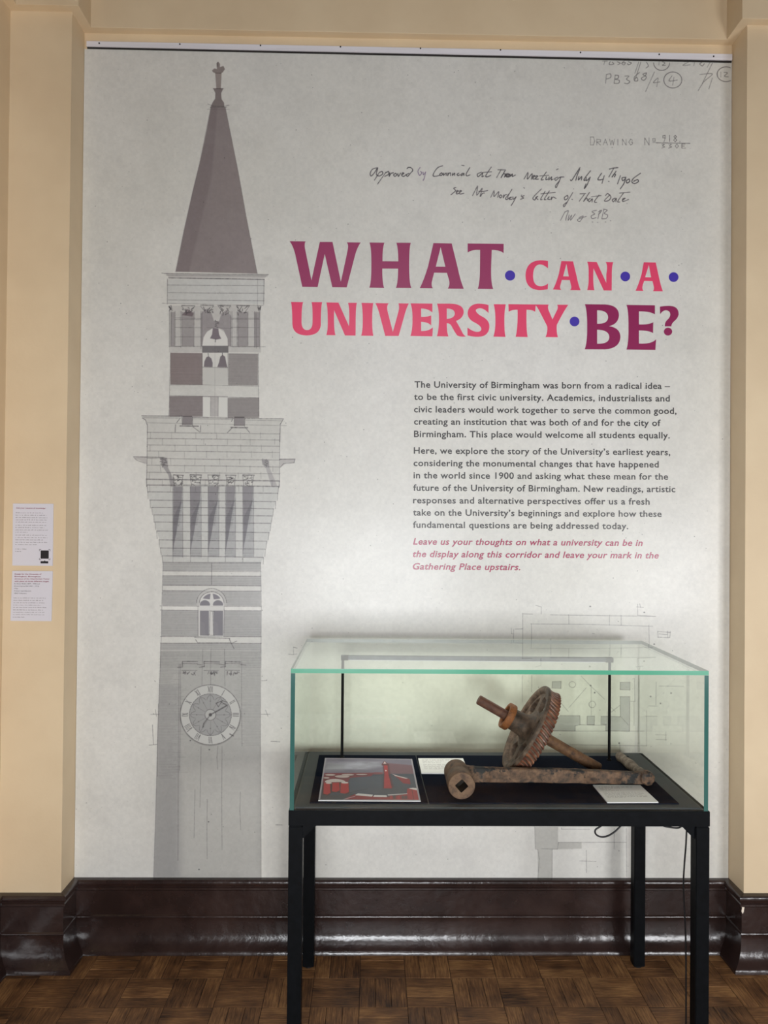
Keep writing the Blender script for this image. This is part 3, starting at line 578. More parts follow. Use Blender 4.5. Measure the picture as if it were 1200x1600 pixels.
W(zB, [[(606,62),(575,110),(540,165),(528,162)], [(604,75),(585,120),(572,165)], [(598,135),(594,162),(620,135),(617,164)], [(692,88),(645,148),(640,166),(652,164)], [(656,142),(660,168),(690,140)], [(690,140),(665,200),(642,232),(655,195)], [(782,108),(752,156),(770,162),(796,156)], [(804,128),(786,190)], [(838,174),(843,175)], [(882,66),(842,138)], [(846,74),(880,66),(916,62)], [(900,92),(868,138),(886,114),(896,120),(886,138)], [(936,128),(912,195)], [(978,142),(950,146),(955,168),(978,152)], [(980,140),(965,190),(934,236)], [(1008,155),(985,168),(990,188),(1012,174),(1006,155)], [(1100,108),(1042,150),(1030,180),(1052,192),(1082,176),(1074,160),(1042,176)]], w=1.3)
W(zB, [[(28,275),(0,312),(10,322),(34,306)], [(42,302),(30,320),(52,320)], [(60,300),(62,320),(86,300)], [(86,300),(62,345),(44,372)], [(132,284),(126,296)], [(152,290),(132,300),(146,310),(122,320)], [(148,226),(154,230)], [(292,236),(225,305),(236,326),(248,310),(262,296),(246,308),(264,322)], [(322,255),(286,318),(298,322)], [(357,252),(316,318),(330,322)], [(288,276),(405,264)], [(345,310),(355,300),(342,318),(362,322)], [(374,302),(372,322),(386,302),(412,314)], [(505,288),(480,305),(485,325),(508,310),(505,288)], [(548,264),(520,312),(480,378),(472,366),(500,345)], [(540,320),(546,322)]], col=(82, 76, 80))
W(zB, [[(642,280),(600,336)], [(606,276),(652,274)], [(684,264),(636,336),(660,310),(668,332)], [(690,312),(674,326),(684,340),(706,316),(704,342)], [(762,286),(724,338),(742,346)], [(700,300),(778,290)], [(850,284),(805,332),(840,330),(858,300),(832,274),(815,290)], [(892,310),(870,325),(880,340),(902,312),(898,340)], [(962,268),(914,336),(930,342)], [(928,270),(1014,262)], [(955,326),(975,312),(956,316),(956,338),(1002,322)]], col=(78, 72, 74))
W(zB, [[(484,422),(448,492)], [(484,424),(512,414),(496,460),(490,492)], [(518,448),(510,492),(538,450),(530,490),(568,440)], [(598,470),(632,458),(604,502),(588,484),(658,460)], [(742,410),(705,420),(726,440),(698,456),(706,478),(738,470)], [(756,424),(782,410),(770,432),(756,442)], [(770,410),(752,478)], [(802,400),(784,478)], [(800,402),(828,410),(804,435),(832,450),(820,476),(786,480)], [(706,505),(710,506)], [(748,508),(752,509)], [(813,505),(817,506)], [(853,495),(857,496)]], col=(112, 106, 108), w=1)
zC = Z(900, 0, 4)
W(zC, [[(185,520),(190,466)], [(190,466),(215,462),(216,484),(190,494)], [(238,520),(245,470)], [(245,470),(265,473),(262,490),(244,495),(270,502),(266,520),(238,521)], [(305,476),(330,476),(316,495),(336,510),(322,523),(303,520)], [(398,452),(366,480),(366,505),(386,504),(380,484),(366,494)], [(440,455),(418,465),(440,482),(424,502),(408,490),(434,472),(440,455)], [(490,450),(435,572)], [(405,388),(368,502)], [(512,486),(484,516),(524,512)], [(514,490),(505,542)], arc(605, 500, 56, 50, 0, 360, 20), [(600,474),(582,506),(634,500)], [(612,484),(604,532)], [(774,466),(852,462),(800,510),(764,566)], [(852,488),(830,556)], [(852,395),(790,520)], arc(938, 464, 56, 46, 60, 300, 16), [(905,450),(905,482)], [(925,452),(946,456),(928,476),(952,480)]], col=GI, w=1.15, al=.5)
W(zC, [[(165,382),(196,382)], [(180,382),(174,404)], [(214,384),(208,403),(236,400),(226,388)], [(258,386),(276,395),(260,405)], [(302,382),(286,396),(300,406),(308,392),(292,394)], [(326,386),(346,394),(330,405),(322,398)], [(392,388),(368,458)], [(440,388),(452,412),(436,426)], arc(535, 392, 50, 48, 180, 360, 14), [(520,384),(518,406)], [(540,386),(556,394),(540,408),(560,408)], [(676,386),(704,386),(668,408),(714,405)], [(742,386),(736,410)], [(790,386),(774,400),(790,412),(802,398)], [(840,386),(820,420)]], col=GI, w=1.1, al=.45)
zD = Z(560, 80, 2)
def caps(z, txt, x0, x1, yb, h, col=GI, al=.55, w=.95):
    G = {'D': [[(0,0),(0,1),(.5,1),(.7,.5),(.5,0),(0,0)]], 'R': [[(0,0),(0,1),(.6,.9),(.6,.55),(0,.5),(.6,0)]], 'A': [[(0,0),(.35,1),(.7,0)], [(.15,.4),(.55,.4)]], 'W': [[(0,1),(.2,0),(.4,.8),(.6,0),(.8,1)]], 'I': [[(.3,0),(.3,1)]], 'N': [[(0,0),(0,1),(.6,0),(.6,1)]],
         'G': [[(.6,.8),(.3,1),(0,.5),(.3,0),(.6,.2),(.6,.5),(.35,.5)]], 'o': [[(.1,.4),(.1,.8),(.5,.8),(.5,.4),(.1,.4)], [(.1,.15),(.5,.15)]], '9': [[(.5,.6),(.1,.6),(.1,.95),(.5,1),(.5,.5),(.3,0)]], '1': [[(.3,0),(.3,1)]], '8': [[(.3,.55),(.05,.8),(.3,1),(.55,.8),(.3,.55),(0,.25),(.3,0),(.6,.25),(.3,.55)]],
         '3': [[(.1,1),(.5,.9),(.2,.55),(.55,.3),(.1,0)]], '0': [[(.3,1),(.05,.5),(.3,0),(.55,.5),(.3,1)]], 'E': [[(.5,1),(0,1),(0,0),(.55,0)], [(0,.5),(.4,.5)]], '.': [[(.1,0),(.15,.05)]], ' ': []}
    n = len(txt); st = (x1-x0)/n
    for i, c in enumerate(txt):
        for s_ in G[c]: cv.line(z(*[(x0+i*st+u*st*.95, yb-v*h) for u, v in s_]), w, col, al, 0, .5)
caps(zD, 'D', 725, 745, 293, 25); caps(zD, 'RAWING', 745, 865, 293, 18); caps(zD, 'N', 895, 918, 293, 22, al=.7); caps(zD, 'o', 918, 938, 288, 18); caps(zD, '918.', 950, 1020, 283, 20, al=.75); caps(zD, '330E', 946, 1032, 303, 13, al=.7)
cv.line(zD((930, 286), (1036, 288)), 1.1, GI, .7, 0)
MUR_IM = cv.image('mural_print'); M['mural'] = print_mat('mural_vinyl', MUR_IM, .42)
for k_ in ('mural', 'plum', 'plum_dark', 'pink', 'violet', 'grey_ink', 'magenta_ink'):
    b_ = M[k_].node_tree.nodes['Principled BSDF']; b_.inputs['Coat Weight'].default_value = .22; b_.inputs['Coat Roughness'].default_value = .27

mural = empty('printed_mural', ((MX0+MX1)/2, 0, MZ0), 'large pale wall mural with a clock tower drawing and a pink and purple heading', 'mural')
sheet('mural_sheet', [(MX0, MY, MZ0), (MX1, MY, MZ0), (MX1, MY, MZ1), (MX0, MY, MZ1)], .0038, M['mural'], M['white_board'], mural)

# heading letters, drawn as outlines on the sheet
LY = MY-.0006
def parse(path, org, sc):
    """'x,y' corners and 'qcx,cy,x,y' quadratic curves -> photo coordinates"""
    pts = []
    for tk in path.split():
        if tk[0] == 'q':
            a, b, c, d = [float(v) for v in tk[1:].split(',')]; x0, y0 = pts[-1]
            for i in range(1, 9):
                t = i/8; pts.append(((1-t)**2*x0+2*t*(1-t)*a+t*t*c, (1-t)**2*y0+2*t*(1-t)*b+t*t*d))
        else: pts.append(tuple(float(v) for v in tk.split(',')))
    return [(org[0]+x/sc, org[1]+y/sc) for x, y in pts]
def outline_obj(name, loops, m, parent, ext=.0002, plane=LY, **kw):
    cu = bpy.data.curves.new(name, 'CURVE'); cu.dimensions = '2D'; cu.fill_mode = 'BOTH'; cu.extrude = ext
    for lp in loops:
        sp = cu.splines.new('POLY'); sp.points.add(len(lp)-1); sp.use_cyclic_u = True
        for p, (x, y) in zip(sp.points, lp):
            w_ = onY(x, y, plane); p.co = (w_.x, w_.z, 0, 1)
    tmp = bpy.data.objects.new('tmp', cu); COL.objects.link(tmp)
    dg = bpy.context.evaluated_depsgraph_get(); me = bpy.data.meshes.new_from_object(tmp.evaluated_get(dg)); bpy.data.objects.remove(tmp); bpy.data.curves.remove(cu)
    me.transform(Matrix(((1, 0, 0, 0), (0, 0, -1, plane), (0, 1, 0, 0), (0, 0, 0, 1)))); me.materials.clear(); me.name = name
    return link(name, me, m, parent, **kw)
a3, a4, a5, a6, a7, a8 = ((445, 370), 6.667), ((610, 370), 6.316), ((800, 390), 4.444), ((445, 465), 5.581), ((640, 465), 4.444), ((880, 465), 6.154)
HEAD = [
 (a3, 'plum', ['50,46 218,48 q200,70,212,130 278,455 365,54 497,54 584,468 q640,220,658,120 q664,75,645,58 790,60 q755,110,735,180 645,527 495,525 416,178 342,523 182,520 108,180 q85,90,50,46']),
 (a3, 'plum', ['882,60 1038,62 q1016,110,1018,255 1182,256 q1182,110,1162,62 1313,63 q1295,110,1295,300 q1295,480,1318,533 1158,532 q1180,480,1180,332 1016,331 q1014,480,1035,533 880,530 q902,480,902,300 q904,110,882,60']),
 (a4, 'plum', ['425,62 605,66 665,310 q690,430,724,513 566,511 q590,480,580,430 558,356 432,354 412,430 q400,480,418,508 290,506 q330,430,372,290', '496,102 448,295 543,296']),
 (a4, 'plum', ['763,66 1118,70 1117,162 q1085,130,1000,130 994,300 q990,460,1015,516 862,513 q884,460,884,300 886,130 q800,125,763,156']),
 (a5, 'pink', ['250,80 250,130 q215,100,190,103 q148,110,146,180 q146,255,200,255 q225,255,250,236 248,275 q215,282,185,281 q95,275,94,180 q96,80,195,74 q225,74,250,80']),
 (a5, 'pink', ['343,80 424,82 450,190 q460,245,476,282 403,281 q418,268,408,240 402,212 346,211 338,240 q328,268,342,280 284,277 q305,240,325,170', '378,98 355,186 395,187']),
 (a5, 'pink', ['522,84 588,86 655,232 655,170 q668,110,650,86 704,87 q692,110,693,180 692,284 637,283 566,130 q560,240,572,282 522,281 q535,240,532,180 q535,110,522,84']),
 (a5, 'pink', ['915,88 998,90 1020,190 q1032,250,1048,290 978,289 q992,275,982,245 976,218 918,217 908,245 q900,275,914,288 858,286 q880,240,900,170', '950,106 924,192 966,193']),
 (a6, 'pink', ['54,38 160,40 q146,70,146,220 q150,282,195,284 q240,282,242,220 q245,70,233,40 326,40 q314,80,314,240 q305,328,190,330 q70,328,66,230 q65,80,54,38']),
 (a6, 'pink', ['362,42 468,44 560,250 q568,100,552,46 628,46 q618,90,618,200 617,331 525,330 430,110 q425,280,442,328 362,327 q378,280,374,180 q374,80,362,42']),
 (a6, 'pink', ['668,46 772,48 q762,90,762,200 q762,290,772,333 666,332 q680,290,680,200 q680,90,668,46']),
 (a6, 'pink', ['790,48 906,50 q886,70,896,120 942,300 q985,150,996,100 q998,60,990,50 1082,52 q1060,90,1042,160 993,334 876,334 825,140 q812,90,790,48']),
 (a7, 'pink', ['6,40 158,42 158,104 q130,76,80,76 80,134 q130,134,150,124 150,194 q130,170,80,168 80,232 q130,236,162,206 158,269 6,266 q22,220,20,150 q22,80,6,40']),
 (a7, 'pink', ['190,42 275,42 q375,42,376,100 q372,145,322,162 q345,200,365,240 q375,262,392,270 q350,275,330,262 q310,235,290,195 q280,178,258,178 q258,240,270,270 190,268 q204,220,204,150 q204,80,190,42', '258,76 258,148 q312,145,314,110 q312,76,258,76']),
 (a7, 'pink', ['548,52 548,108 q520,76,490,74 q458,76,460,92 q465,112,510,135 q556,160,554,205 q548,270,480,272 q440,274,402,262 402,208 q440,238,472,238 q500,236,498,215 q495,195,450,172 q402,148,403,105 q410,48,475,42 q515,42,548,52']),
 (a7, 'pink', ['584,46 668,47 q658,90,658,160 q658,240,666,273 582,271 q596,230,596,160 q596,90,584,46']),
 (a7, 'pink', ['686,46 876,48 872,98 q850,84,812,84 q808,220,820,274 736,272 q752,220,750,84 q710,84,688,98']),
 (a7, 'pink', ['870,48 966,49 q955,65,968,95 992,152 1025,85 q1034,62,1024,50 1102,50 q1070,95,1022,190 q1018,240,1030,275 944,274 q960,240,956,200 900,90 q885,62,870,48']),
 (a8, 'plum_dark', ['208,64 400,66 q535,72,536,170 q530,255,440,275 q548,290,550,378 q545,490,400,498 206,497 q232,440,230,290 q232,120,208,64', '326,122 326,252 q430,255,432,190 q430,122,326,122', '326,308 326,444 q442,448,444,380 q442,312,326,308']),
 (a8, 'plum_dark', ['608,70 882,74 882,162 q840,132,728,132 728,258 q830,262,866,236 864,342 q830,316,728,316 728,442 q850,450,894,400 886,504 608,500 q630,440,628,290 q630,120,608,70']),
 (a8, 'plum_dark', ['930,88 q980,78,1030,80 q1110,85,1110,160 q1105,195,1070,225 q1040,250,1040,276 978,276 q975,240,1000,215 q1030,190,1030,160 q1025,122,985,122 q955,125,932,160', ' '.join('%.1f,%.1f' % (1008+40*math.cos(i*.3142), 327+38*math.sin(i*.3142)) for i in range(20))]),
]
for (o_, s_), mm, lps in HEAD:
    outline_obj('heading_letter', [parse(l, o_, s_) for l in lps], M[mm], mural)
for cx, cy, r_ in ((797, 430.5, 8), (977, 432, 7.6), (1052.5, 433, 7.6), (897.7, 502.3, 7.6)):
    outline_obj('heading_dot', [[(cx+r_*math.cos(i*.2618), cy+r_*math.sin(i*.2618)) for i in range(24)]], M['violet'], mural, label='violet dot')

def text_line(name, txt, x0, y0, x1, y1, cap, m, parent, plane=LY, bold=.018, shear=0, fit=True, **kw):
    """one line of type from baseline point (x0,y0) to (x1,y1), photo coordinates, cap height in metres"""
    cu = bpy.data.curves.new(name, 'FONT'); cu.body = txt; cu.size = 1; cu.bevel_depth = bold; cu.bevel_resolution = 0; cu.resolution_u = 3; cu.shear = shear; cu.space_character = 1.06
    tmp = bpy.data.objects.new('tmp', cu); COL.objects.link(tmp)
    dg = bpy.context.evaluated_depsgraph_get(); me = bpy.data.meshes.new_from_object(tmp.evaluated_get(dg)); bpy.data.objects.remove(tmp); bpy.data.curves.remove(cu)
    xs = [v.co.x for v in me.vertices]; a, b = onY(x0, y0, plane), onY(x1, y1, plane); d = (b-a); wd = d.length; e = d.normalized(); n = Vector((-e.z, 0, e.x))
    sy = cap/.73; sx = wd/(max(xs)-min(xs)) if fit else sy
    mn = min(xs)
    for v in me.vertices: v.co = a+e*((v.co.x-mn)*sx)+n*(v.co.y*sy)+Vector((0, -v.co.z*.012, 0))
    me.materials.clear(); me.name = name
    return link(name, me, m, parent, **kw)
zt = lambda x, y: (630+x/2.667, 580+y/2.667)
BODY = [('The University of Birmingham was born from a radical idea –', 47, 68, 1112, 74), ('to be the first civic university. Academics, industrialists and', 45, 119, 1111, 126), ('civic leaders would work together to serve the common good,', 45, 171, 1139, 178), ('creating an institution that was both of and for the city of', 45, 222, 1073, 228), ('Birmingham. This place would welcome all students equally.', 45, 274, 1111, 280),
 ('Here, we explore the story of the University’s earliest years,', 44, 343, 1113, 350), ('considering the monumental changes that have happened', 43, 395, 1065, 401), ('in the world since 1900 and asking what these mean for the', 43, 446, 1104, 452), ('future of the University of Birmingham. New readings, artistic', 42, 498, 1134, 504), ('responses and alternative perspectives offer us a fresh', 41, 550, 1027, 556), ('take on the University’s beginnings and explore how these', 41, 601, 1077, 607), ('fundamental questions are being addressed today.', 41, 652, 938, 658)]
for t, xa, ya, xb, yb in BODY: text_line('text_line', t, *zt(xa, ya), *zt(xb, yb), .0245, M['grey_ink'], mural)
for t, xa, ya, xb, yb in (('Leave us your thoughts on what a university can be in', 41, 722, 998, 728), ('the display along this corridor and leave your mark in the', 40, 774, 1065, 780), ('Gathering Place upstairs.', 40, 826, 488, 829)):
    text_line('text_line', t, *zt(xa, ya), *zt(xb, yb), .0245, M['magenta_ink'], mural, shear=.22, label='magenta italic line of text')

# aluminium hanging rail on top of the mural
rail = empty('hanging_rail', (.13, 0, 3.31), 'long thin aluminium rail clamping the top edge of the mural', 'rail')
def slab(name, x0, x1, za0, zb0, za1, zb1, y0, y1, m, parent, **kw):   # z at x0: za0..zb0, at x1: za1..zb1
    bm = bmesh.new(); q = [(x0, y, z) for y in (y0, y1) for z in (za0, zb0)]+[(x1, y, z) for y in (y0, y1) for z in (za1, zb1)]
    v = [bm.verts.new(p) for p in q]
    for f in ((0, 1, 3, 2), (4, 6, 7, 5), (0, 4, 5, 1), (2, 3, 7, 6), (1, 5, 7, 3), (0, 2, 6, 4)): bm.faces.new([v[i] for i in f])
    return fin(name, bm, m, parent, **kw)
slab('rail_strip', -1.066, 1.334, 3.3135, 3.3325, 3.3065, 3.3285, -.013, -.0003, M['alu'], rail)
slab('black_hem', -1.0655, 1.334, 3.3085, 3.3135, 3.3005, 3.3065, -.008, -.0003, M['black_trim'], rail, label='black hem strip under the rail')
for px, py in ((155, 67.5), (281, 69), (407, 71), (532, 73), (657, 75.5), (782, 78), (907, 82), (1030, 85), (1115, 88)):
    p = onY(px, py, -.013); bm = bmesh.new(); lathe(bm, p, (0, -1, 0), [(0, 0), (0, .003), (.0015, .0025), (.002, 0)], 12); fin('screw', bm, M['screw'], rail)

# ---------------------------------------------------------------- caption boards on the left pillar
def word_rows(c, rows, col, al=.75):
    for x0, x1, y, h in rows:
        x = x0
        while x < x1-.01:
            w_ = min(RNG.uniform(.025, .11), x1-x); n = max(int(w_/.012), 1)
            for k in range(n):
                hh = h*RNG.choice([.6, .6, .6, 1.0]); c.poly([(x+k*.0125, y), (x+k*.0125+.0085, y), (x+k*.0125+.0085, y+hh), (x+k*.0125, y+hh)], col, al*RNG.uniform(.6, 1), soft=1)
            x += w_+.016
ident = lambda u, v: (u, v)
def caption(corners, rows, extra, th, lab, grp=None, w=300, h=440, base=(221, 218, 226)):
    c = Canvas(w, h, ident, base); c.unit = 1.0; word_rows(c, rows, (66, 60, 66)); extra(c)
    return sheet('caption_board', corners, th, print_mat('caption_print', c.image('caption_print'), .5), M['white_board'], None, label=lab, cat='sign', group=grp)
YB = YP-.004
def cor(x0, x1, x2, x3, z0, z1): return [(x0, YB, z0), (x1, YB, z0), (x2, YB, z1), (x3, YB, z1)]
rows1 = [(.07, x, y, .012) for x, y in ((.76, .845), (.84, .808), (.86, .770), (.85, .733), (.83, .696), (.86, .645), (.80, .608), (.87, .570), (.38, .533), (.87, .487), (.86, .448), (.75, .410), (.87, .372), (.60, .335), (.37, .262), (.22, .224))]
def ex1(c):
    K = (24, 22, 28)
    c.poly([(.70, .115), (.90, .115), (.90, .247), (.70, .247)], K)
    c.poly([(.70, .04), (.89, .04), (.89, .074), (.82, .074), (.80, .088), (.78, .074), (.70, .074)], K)
    for sx, sy in ((.665, .265), (.935, .265), (.665, .095), (.935, .095)):
        dx = .045 if sx < .8 else -.045; dy = -.03 if sy > .2 else .03
        c.poly([(sx, sy), (sx+dx, sy), (sx+dx, sy+dy*.25), (sx+dx*.2, sy+dy*.25), (sx+dx*.2, sy+dy), (sx, sy+dy)], (90, 86, 92))
cap1 = caption(cor(-1.2615, -1.1205, -1.121, -1.262, 1.404, 1.6225), rows1, ex1, .0035, 'upper white caption board on the cream pillar, with a black square')
text_line('caption_heading', 'Add your ‘seasons of knowledge’', 25, 794.5, 71.5, 795, .0038, M['head_ink'], cap1, plane=YB-.0004, bold=.02)
rows2 = [(.06, x, y, .014) for x, y in ((.86, .452), (.82, .405), (.83, .357), (.74, .310), (.88, .262), (.79, .215), (.83, .167), (.83, .119), (.34, .071))]
cap2 = caption(cor(-1.2657, -1.1225, -1.1202, -1.2613, 1.2097, 1.3857), rows2, lambda c: None, .0035, 'lower white caption board on the cream pillar, with four dark red heading lines', h=370)
for i, (t, xb) in enumerate((('Design for the University of', 64.5), ('Birmingham, Birmingham:', 63.8), ('elevation of the Chamberlain Tower', 77.5), ('with plans at three different stages', 76.2))):
    text_line('caption_heading', t, 22.8-i*.08, 897.8+i*3.75, xb, 898+i*3.75, .0042, M['head_ink'], cap2, plane=YB-.0004, bold=.02)
for i, (t, xb) in enumerate((('Sir Aston Webb (1849 – 1930) and', 62), ('Edward Ingress Bell (1837 – 1914)', 61), ('1906', 28), ('Colour reproduction', 48.5), ('UBHC Collections', 41.5))):
    text_line('caption_text', t, 22.3-i*.05, 912.8+i*3.75, xb, 913+i*3.75, .0040, M['small_ink'], cap2, plane=YB-.0004, bold=.005)

# ---------------------------------------------------------------- display case
CX0, CX1, CYF, CYB = -.2285, .9795, -.650, -.098; ZT = .747; LEG = .0395
case = empty('display_case', ((CX0+CX1)/2, (CYF+CYB)/2, 0), 'long glass display case on a slim black steel table in front of the mural', 'display case')
bm = bmesh.new()
box(bm, CX0, CX1, CYF, CYF+.04, ZT-.0435, ZT, .0012); box(bm, CX0, CX1, CYB-.04, CYB, ZT-.0435, ZT, .0012)
box(bm, CX0, CX0+.04, CYF+.04, CYB-.04, ZT-.0435, ZT, .0012); box(bm, CX1-.04, CX1, CYF+.04, CYB-.04, ZT-.0435, ZT, .0012)
fin('table_frame', bm, M['steel'], case)
for x in (CX0+.0005, CX1-LEG-.0005):
    for y in (CYF+.0005, CYB-LEG-.0005):
        bm = bmesh.new(); box(bm, x, x+LEG, y, y+LEG, .006, ZT-.0455, .002)
        box(bm, x+.004, x+LEG-.004, y+.004, y+LEG-.004, ZT-.0465, ZT-.0432)
        lg = fin('leg', bm, M['steel'], case)
        bm = bmesh.new(); lathe(bm, (x+LEG/2, y+LEG/2, 0), (0, 0, 1), [(0, 0), (0, .014), (.004, .014), (.006, .009), (.008, 0)], 16)
        fin('foot', bm, M['cable'], lg, smooth=True)
        s_ = 1 if x < 0 else -1; xe = x+LEG if x < 0 else x       # gusset in the corner
        bm = bmesh.new(); tri = [(xe, ZT-.0440), (xe+s_*.042, ZT-.0440), (xe+s_*.034, ZT-.050), (xe+s_*.004, ZT-.080), (xe, ZT-.082)]
        A = [bm.verts.new((p, y+.008, q)) for p, q in tri]; B = [bm.verts.new((p, y+.014, q)) for p, q in tri]
        bm.faces.new(A); bm.faces.new(B[::-1])
        for i in range(5): bm.faces.new((A[i-1], A[i], B[i], B[i-1]))
        fin('gusset', bm, M['steel'], lg)
DX0, DX1, DY0, DY1 = CX0+.018, CX1-.020, CYF+.016, CYB-.012
boxo('table_top', (CX0+.012, CX1-.012, CYF+.012, CYB-.012, ZT-.012, ZT+.0005), M['cable'], case)
boxo('deck_board', (DX0, DX1, DY0, DY1, ZT-.001, ZT+.0045), M['deck'], case, bev=.0006, label='charcoal base board inside the glass')
ZM = ZT+.0075
def quadslab(name, pts, z0, z1, m, parent, **kw):
    bm = bmesh.new(); A = [bm.verts.new((x, y, z0)) for x, y in pts]; B = [bm.verts.new((x, y, z1)) for x, y in pts]
    bm.faces.new(A[::-1]); bm.faces.new(B)
    for i in range(len(pts)): bm.faces.new((A[i-1], A[i], B[i], B[i-1]))
    return fin(name, bm, m, parent, **kw)
quadslab('mount_panel', [(-.172, -.607), (.172, -.607), (.161, -.157), (-.175, -.157)], ZT+.0045, ZM, M['mat'], case)
quadslab('mount_panel', [(.1755, -.607), (.907, -.607), (.907, -.157), (.1645, -.157)], ZT+.0045, ZM, M['mat'], case)
GT = .0125; GX0, GX1, GY0, GY1, GZ = CX0+.0025, CX1-.0045, CYF+.003, CYB-.0005, 1.1495
def pane(name, x0, x1, y0, y1, z0, z1, edge_test, edge, **kw):
    bm = bmesh.new(); box(bm, x0, x1, y0, y1, z0, z1); bmesh.ops.recalc_face_normals(bm, faces=bm.faces)
    for f in bm.faces:
        n = f.normal; f.material_index = int(edge_test(n))
    me = bpy.data.meshes.new(name); bm.to_mesh(me); bm.free(); me.materials.append(M['glass']); me.materials.append(M[edge]); me.materials.append(M['edge_grey'])
    return link(name, me, None, case, **kw)
pane('glass_top', GX0, GX1, GY0, GY1, GZ-GT, GZ, lambda n: (1 if n.y < -.5 else 2) if abs(n.z) < .5 else 0, 'edge', label='horizontal glass lid with green polished edges')
ex = lambda n: n.y < -.5
pane('glass_side', GX0, GX0+GT, GY0, GY1, ZT, GZ-GT-.0006, ex, 'edge_dark'); pane('glass_side', GX1-GT, GX1, GY0, GY1, ZT, GZ-GT-.0006, ex, 'edge_dark')
ey = lambda n: False
pane('glass_front', GX0+GT+.0004, GX1-GT-.0004, GY0+.0005, GY0+GT, ZT, GZ-GT-.0006, ey, 'edge'); pane('glass_back', GX0+GT+.0004, GX1-GT-.0004, GY1-GT, GY1-.0005, ZT, GZ-GT-.0006, ey, 'edge')

# ---- light bar on two rods inside the case
RB = [Vector((-.0943, -.1902, ZM)), Vector((.8264, -.2046, ZM))]
lamp = empty('light_bar', ((RB[0]+RB[1])/2), 'thin case light bar raised on two black rods inside the glass', 'lamp')
BT = 1.100
for p in RB:
    bm = bmesh.new(); lathe(bm, p, (0, 0, 1), [(0, 0), (0, .008), (.004, .008), (.005, .0048), (BT-.008-ZM, .0048), (BT-.008-ZM, 0)], 14); fin('rod', bm, M['steel'], lamp, smooth=True)
d = (RB[1]-RB[0]).normalized(); n = Vector((-d.y, d.x, 0))
def obox(name, a, b, hw, z0, z1, m, parent, **kw):
    bm = bmesh.new(); v = [bm.verts.new((p.x+n.x*s, p.y+n.y*s, z)) for z in (z0, z1) for p, s in ((a, -hw), (b, -hw), (b, hw), (a, hw))]
    for f in ((0, 3, 2, 1), (4, 5, 6, 7), (0, 1, 5, 4), (1, 2, 6, 5), (2, 3, 7, 6), (3, 0, 4, 7)): bm.faces.new([v[i] for i in f])
    return fin(name, bm, m, parent, **kw)
a_, b_ = RB[0]-d*.006, RB[1]+d*.010
bar = obox('bar_housing', a_+d*.025, b_-d*.025, .010, BT-.006, BT+.007, M['bar_alu'], lamp)
obox('end_cap', a_, a_+d*.025, .0105, BT-.008, BT+.0075, M['steel'], lamp); obox('end_cap', b_-d*.025, b_, .0105, BT-.008, BT+.0075, M['steel'], lamp)
obox('diffuser', a_+d*.03, b_-d*.03, .007, BT-.0085, BT-.0060, M['led'], lamp, label='pale diffuser strip')
LM = (RB[0]+RB[1])/2
area('case_led_strip', (LM.x, LM.y, BT-.0095), (0, 0, math.atan2(d.y, d.x)), .84, .010, 1.05, (1.0, .97, .90))

# ---- the painting print
def to_pic(px, py):
    p = onZ(px, py, ZM+.003); u = (p.x+.151)/.300; v = (p.y+.597)/.392; return u, v
pc = Canvas(600, 780, to_pic, (128, 118, 128)); pc.unit = 160.0; pc.nz = vnoise(780, 600, 60, 5, .6); pc.fine = vnoise(780, 600, 4, 2)
zp = Z(490, 1180, 6.667)
pc.poly(zp((60, 30), (1120, 30), (1120, 200), (60, 200)), (126, 120, 140), 1)
for k in range(9): pc.poly(zp((150+k*50, 70+k*3), (500+k*35, 52+k*7), (740, 60+k*7), (420+k*22, 130+k*3), (110, 150)), (196, 198, 214), .16, soft=22, noise=1)
pc.poly(zp((80, 60), (330, 110), (330, 165), (100, 175)), (150, 150, 160), .5, soft=30); pc.poly(zp((780, 80), (1120, 110), (1120, 200), (780, 190)), (122, 76, 88), .7, soft=24)
pc.poly(zp((60, 190), (1120, 190), (1130, 480), (50, 480)), (72, 76, 94), 1, soft=8)
pc.poly(zp((300, 240), (700, 205), (720, 340), (660, 400), (350, 400)), (78, 84, 104), .9, soft=14)
pc.poly(zp((95, 190), (640, 180), (600, 215), (380, 235), (350, 285), (90, 290)), (140, 46, 60), .85, soft=5); pc.poly(zp((630, 175), (720, 175), (720, 195), (630, 200)), (150, 60, 70), .7, soft=6)
for cx, cy, rx, ry in ((170, 206, 55, 9), (355, 203, 66, 9), (295, 222, 78, 13), (500, 200, 60, 6), (130, 238, 32, 8)):
    pc.poly(zp(*arc(cx, cy+4, rx+5, ry+5, 0, 360)), (96, 48, 56), .8, soft=3); pc.poly(zp(*arc(cx, cy, rx, ry, 0, 360)), (214, 200, 200), .9, soft=2)
pc.poly(zp((85, 290), (365, 280), (365, 400), (330, 405), (300, 398), (230, 385), (170, 390), (150, 420), (80, 415)), (80, 44, 50), .9, soft=5)
pc.poly(zp(*arc(220, 280, 108, 32, 0, 180), (112, 282)), (216, 204, 206), 1, soft=2)
for x0, x1, y1 in ((98, 165, 402), (188, 262, 375), (275, 358, 392)): pc.poly(zp((x0+2, 290), (x1, 286), (x1+2, y1-10), ((x0+x1)/2, y1+8), (x0-6, y1)), (192, 44, 54), .95, soft=3)
for cx, cy, rx in ((152, 290, 32), (320, 286, 38)): pc.poly(zp(*arc(cx, cy, rx, 9, 0, 360)), (222, 212, 214), 1, soft=2)
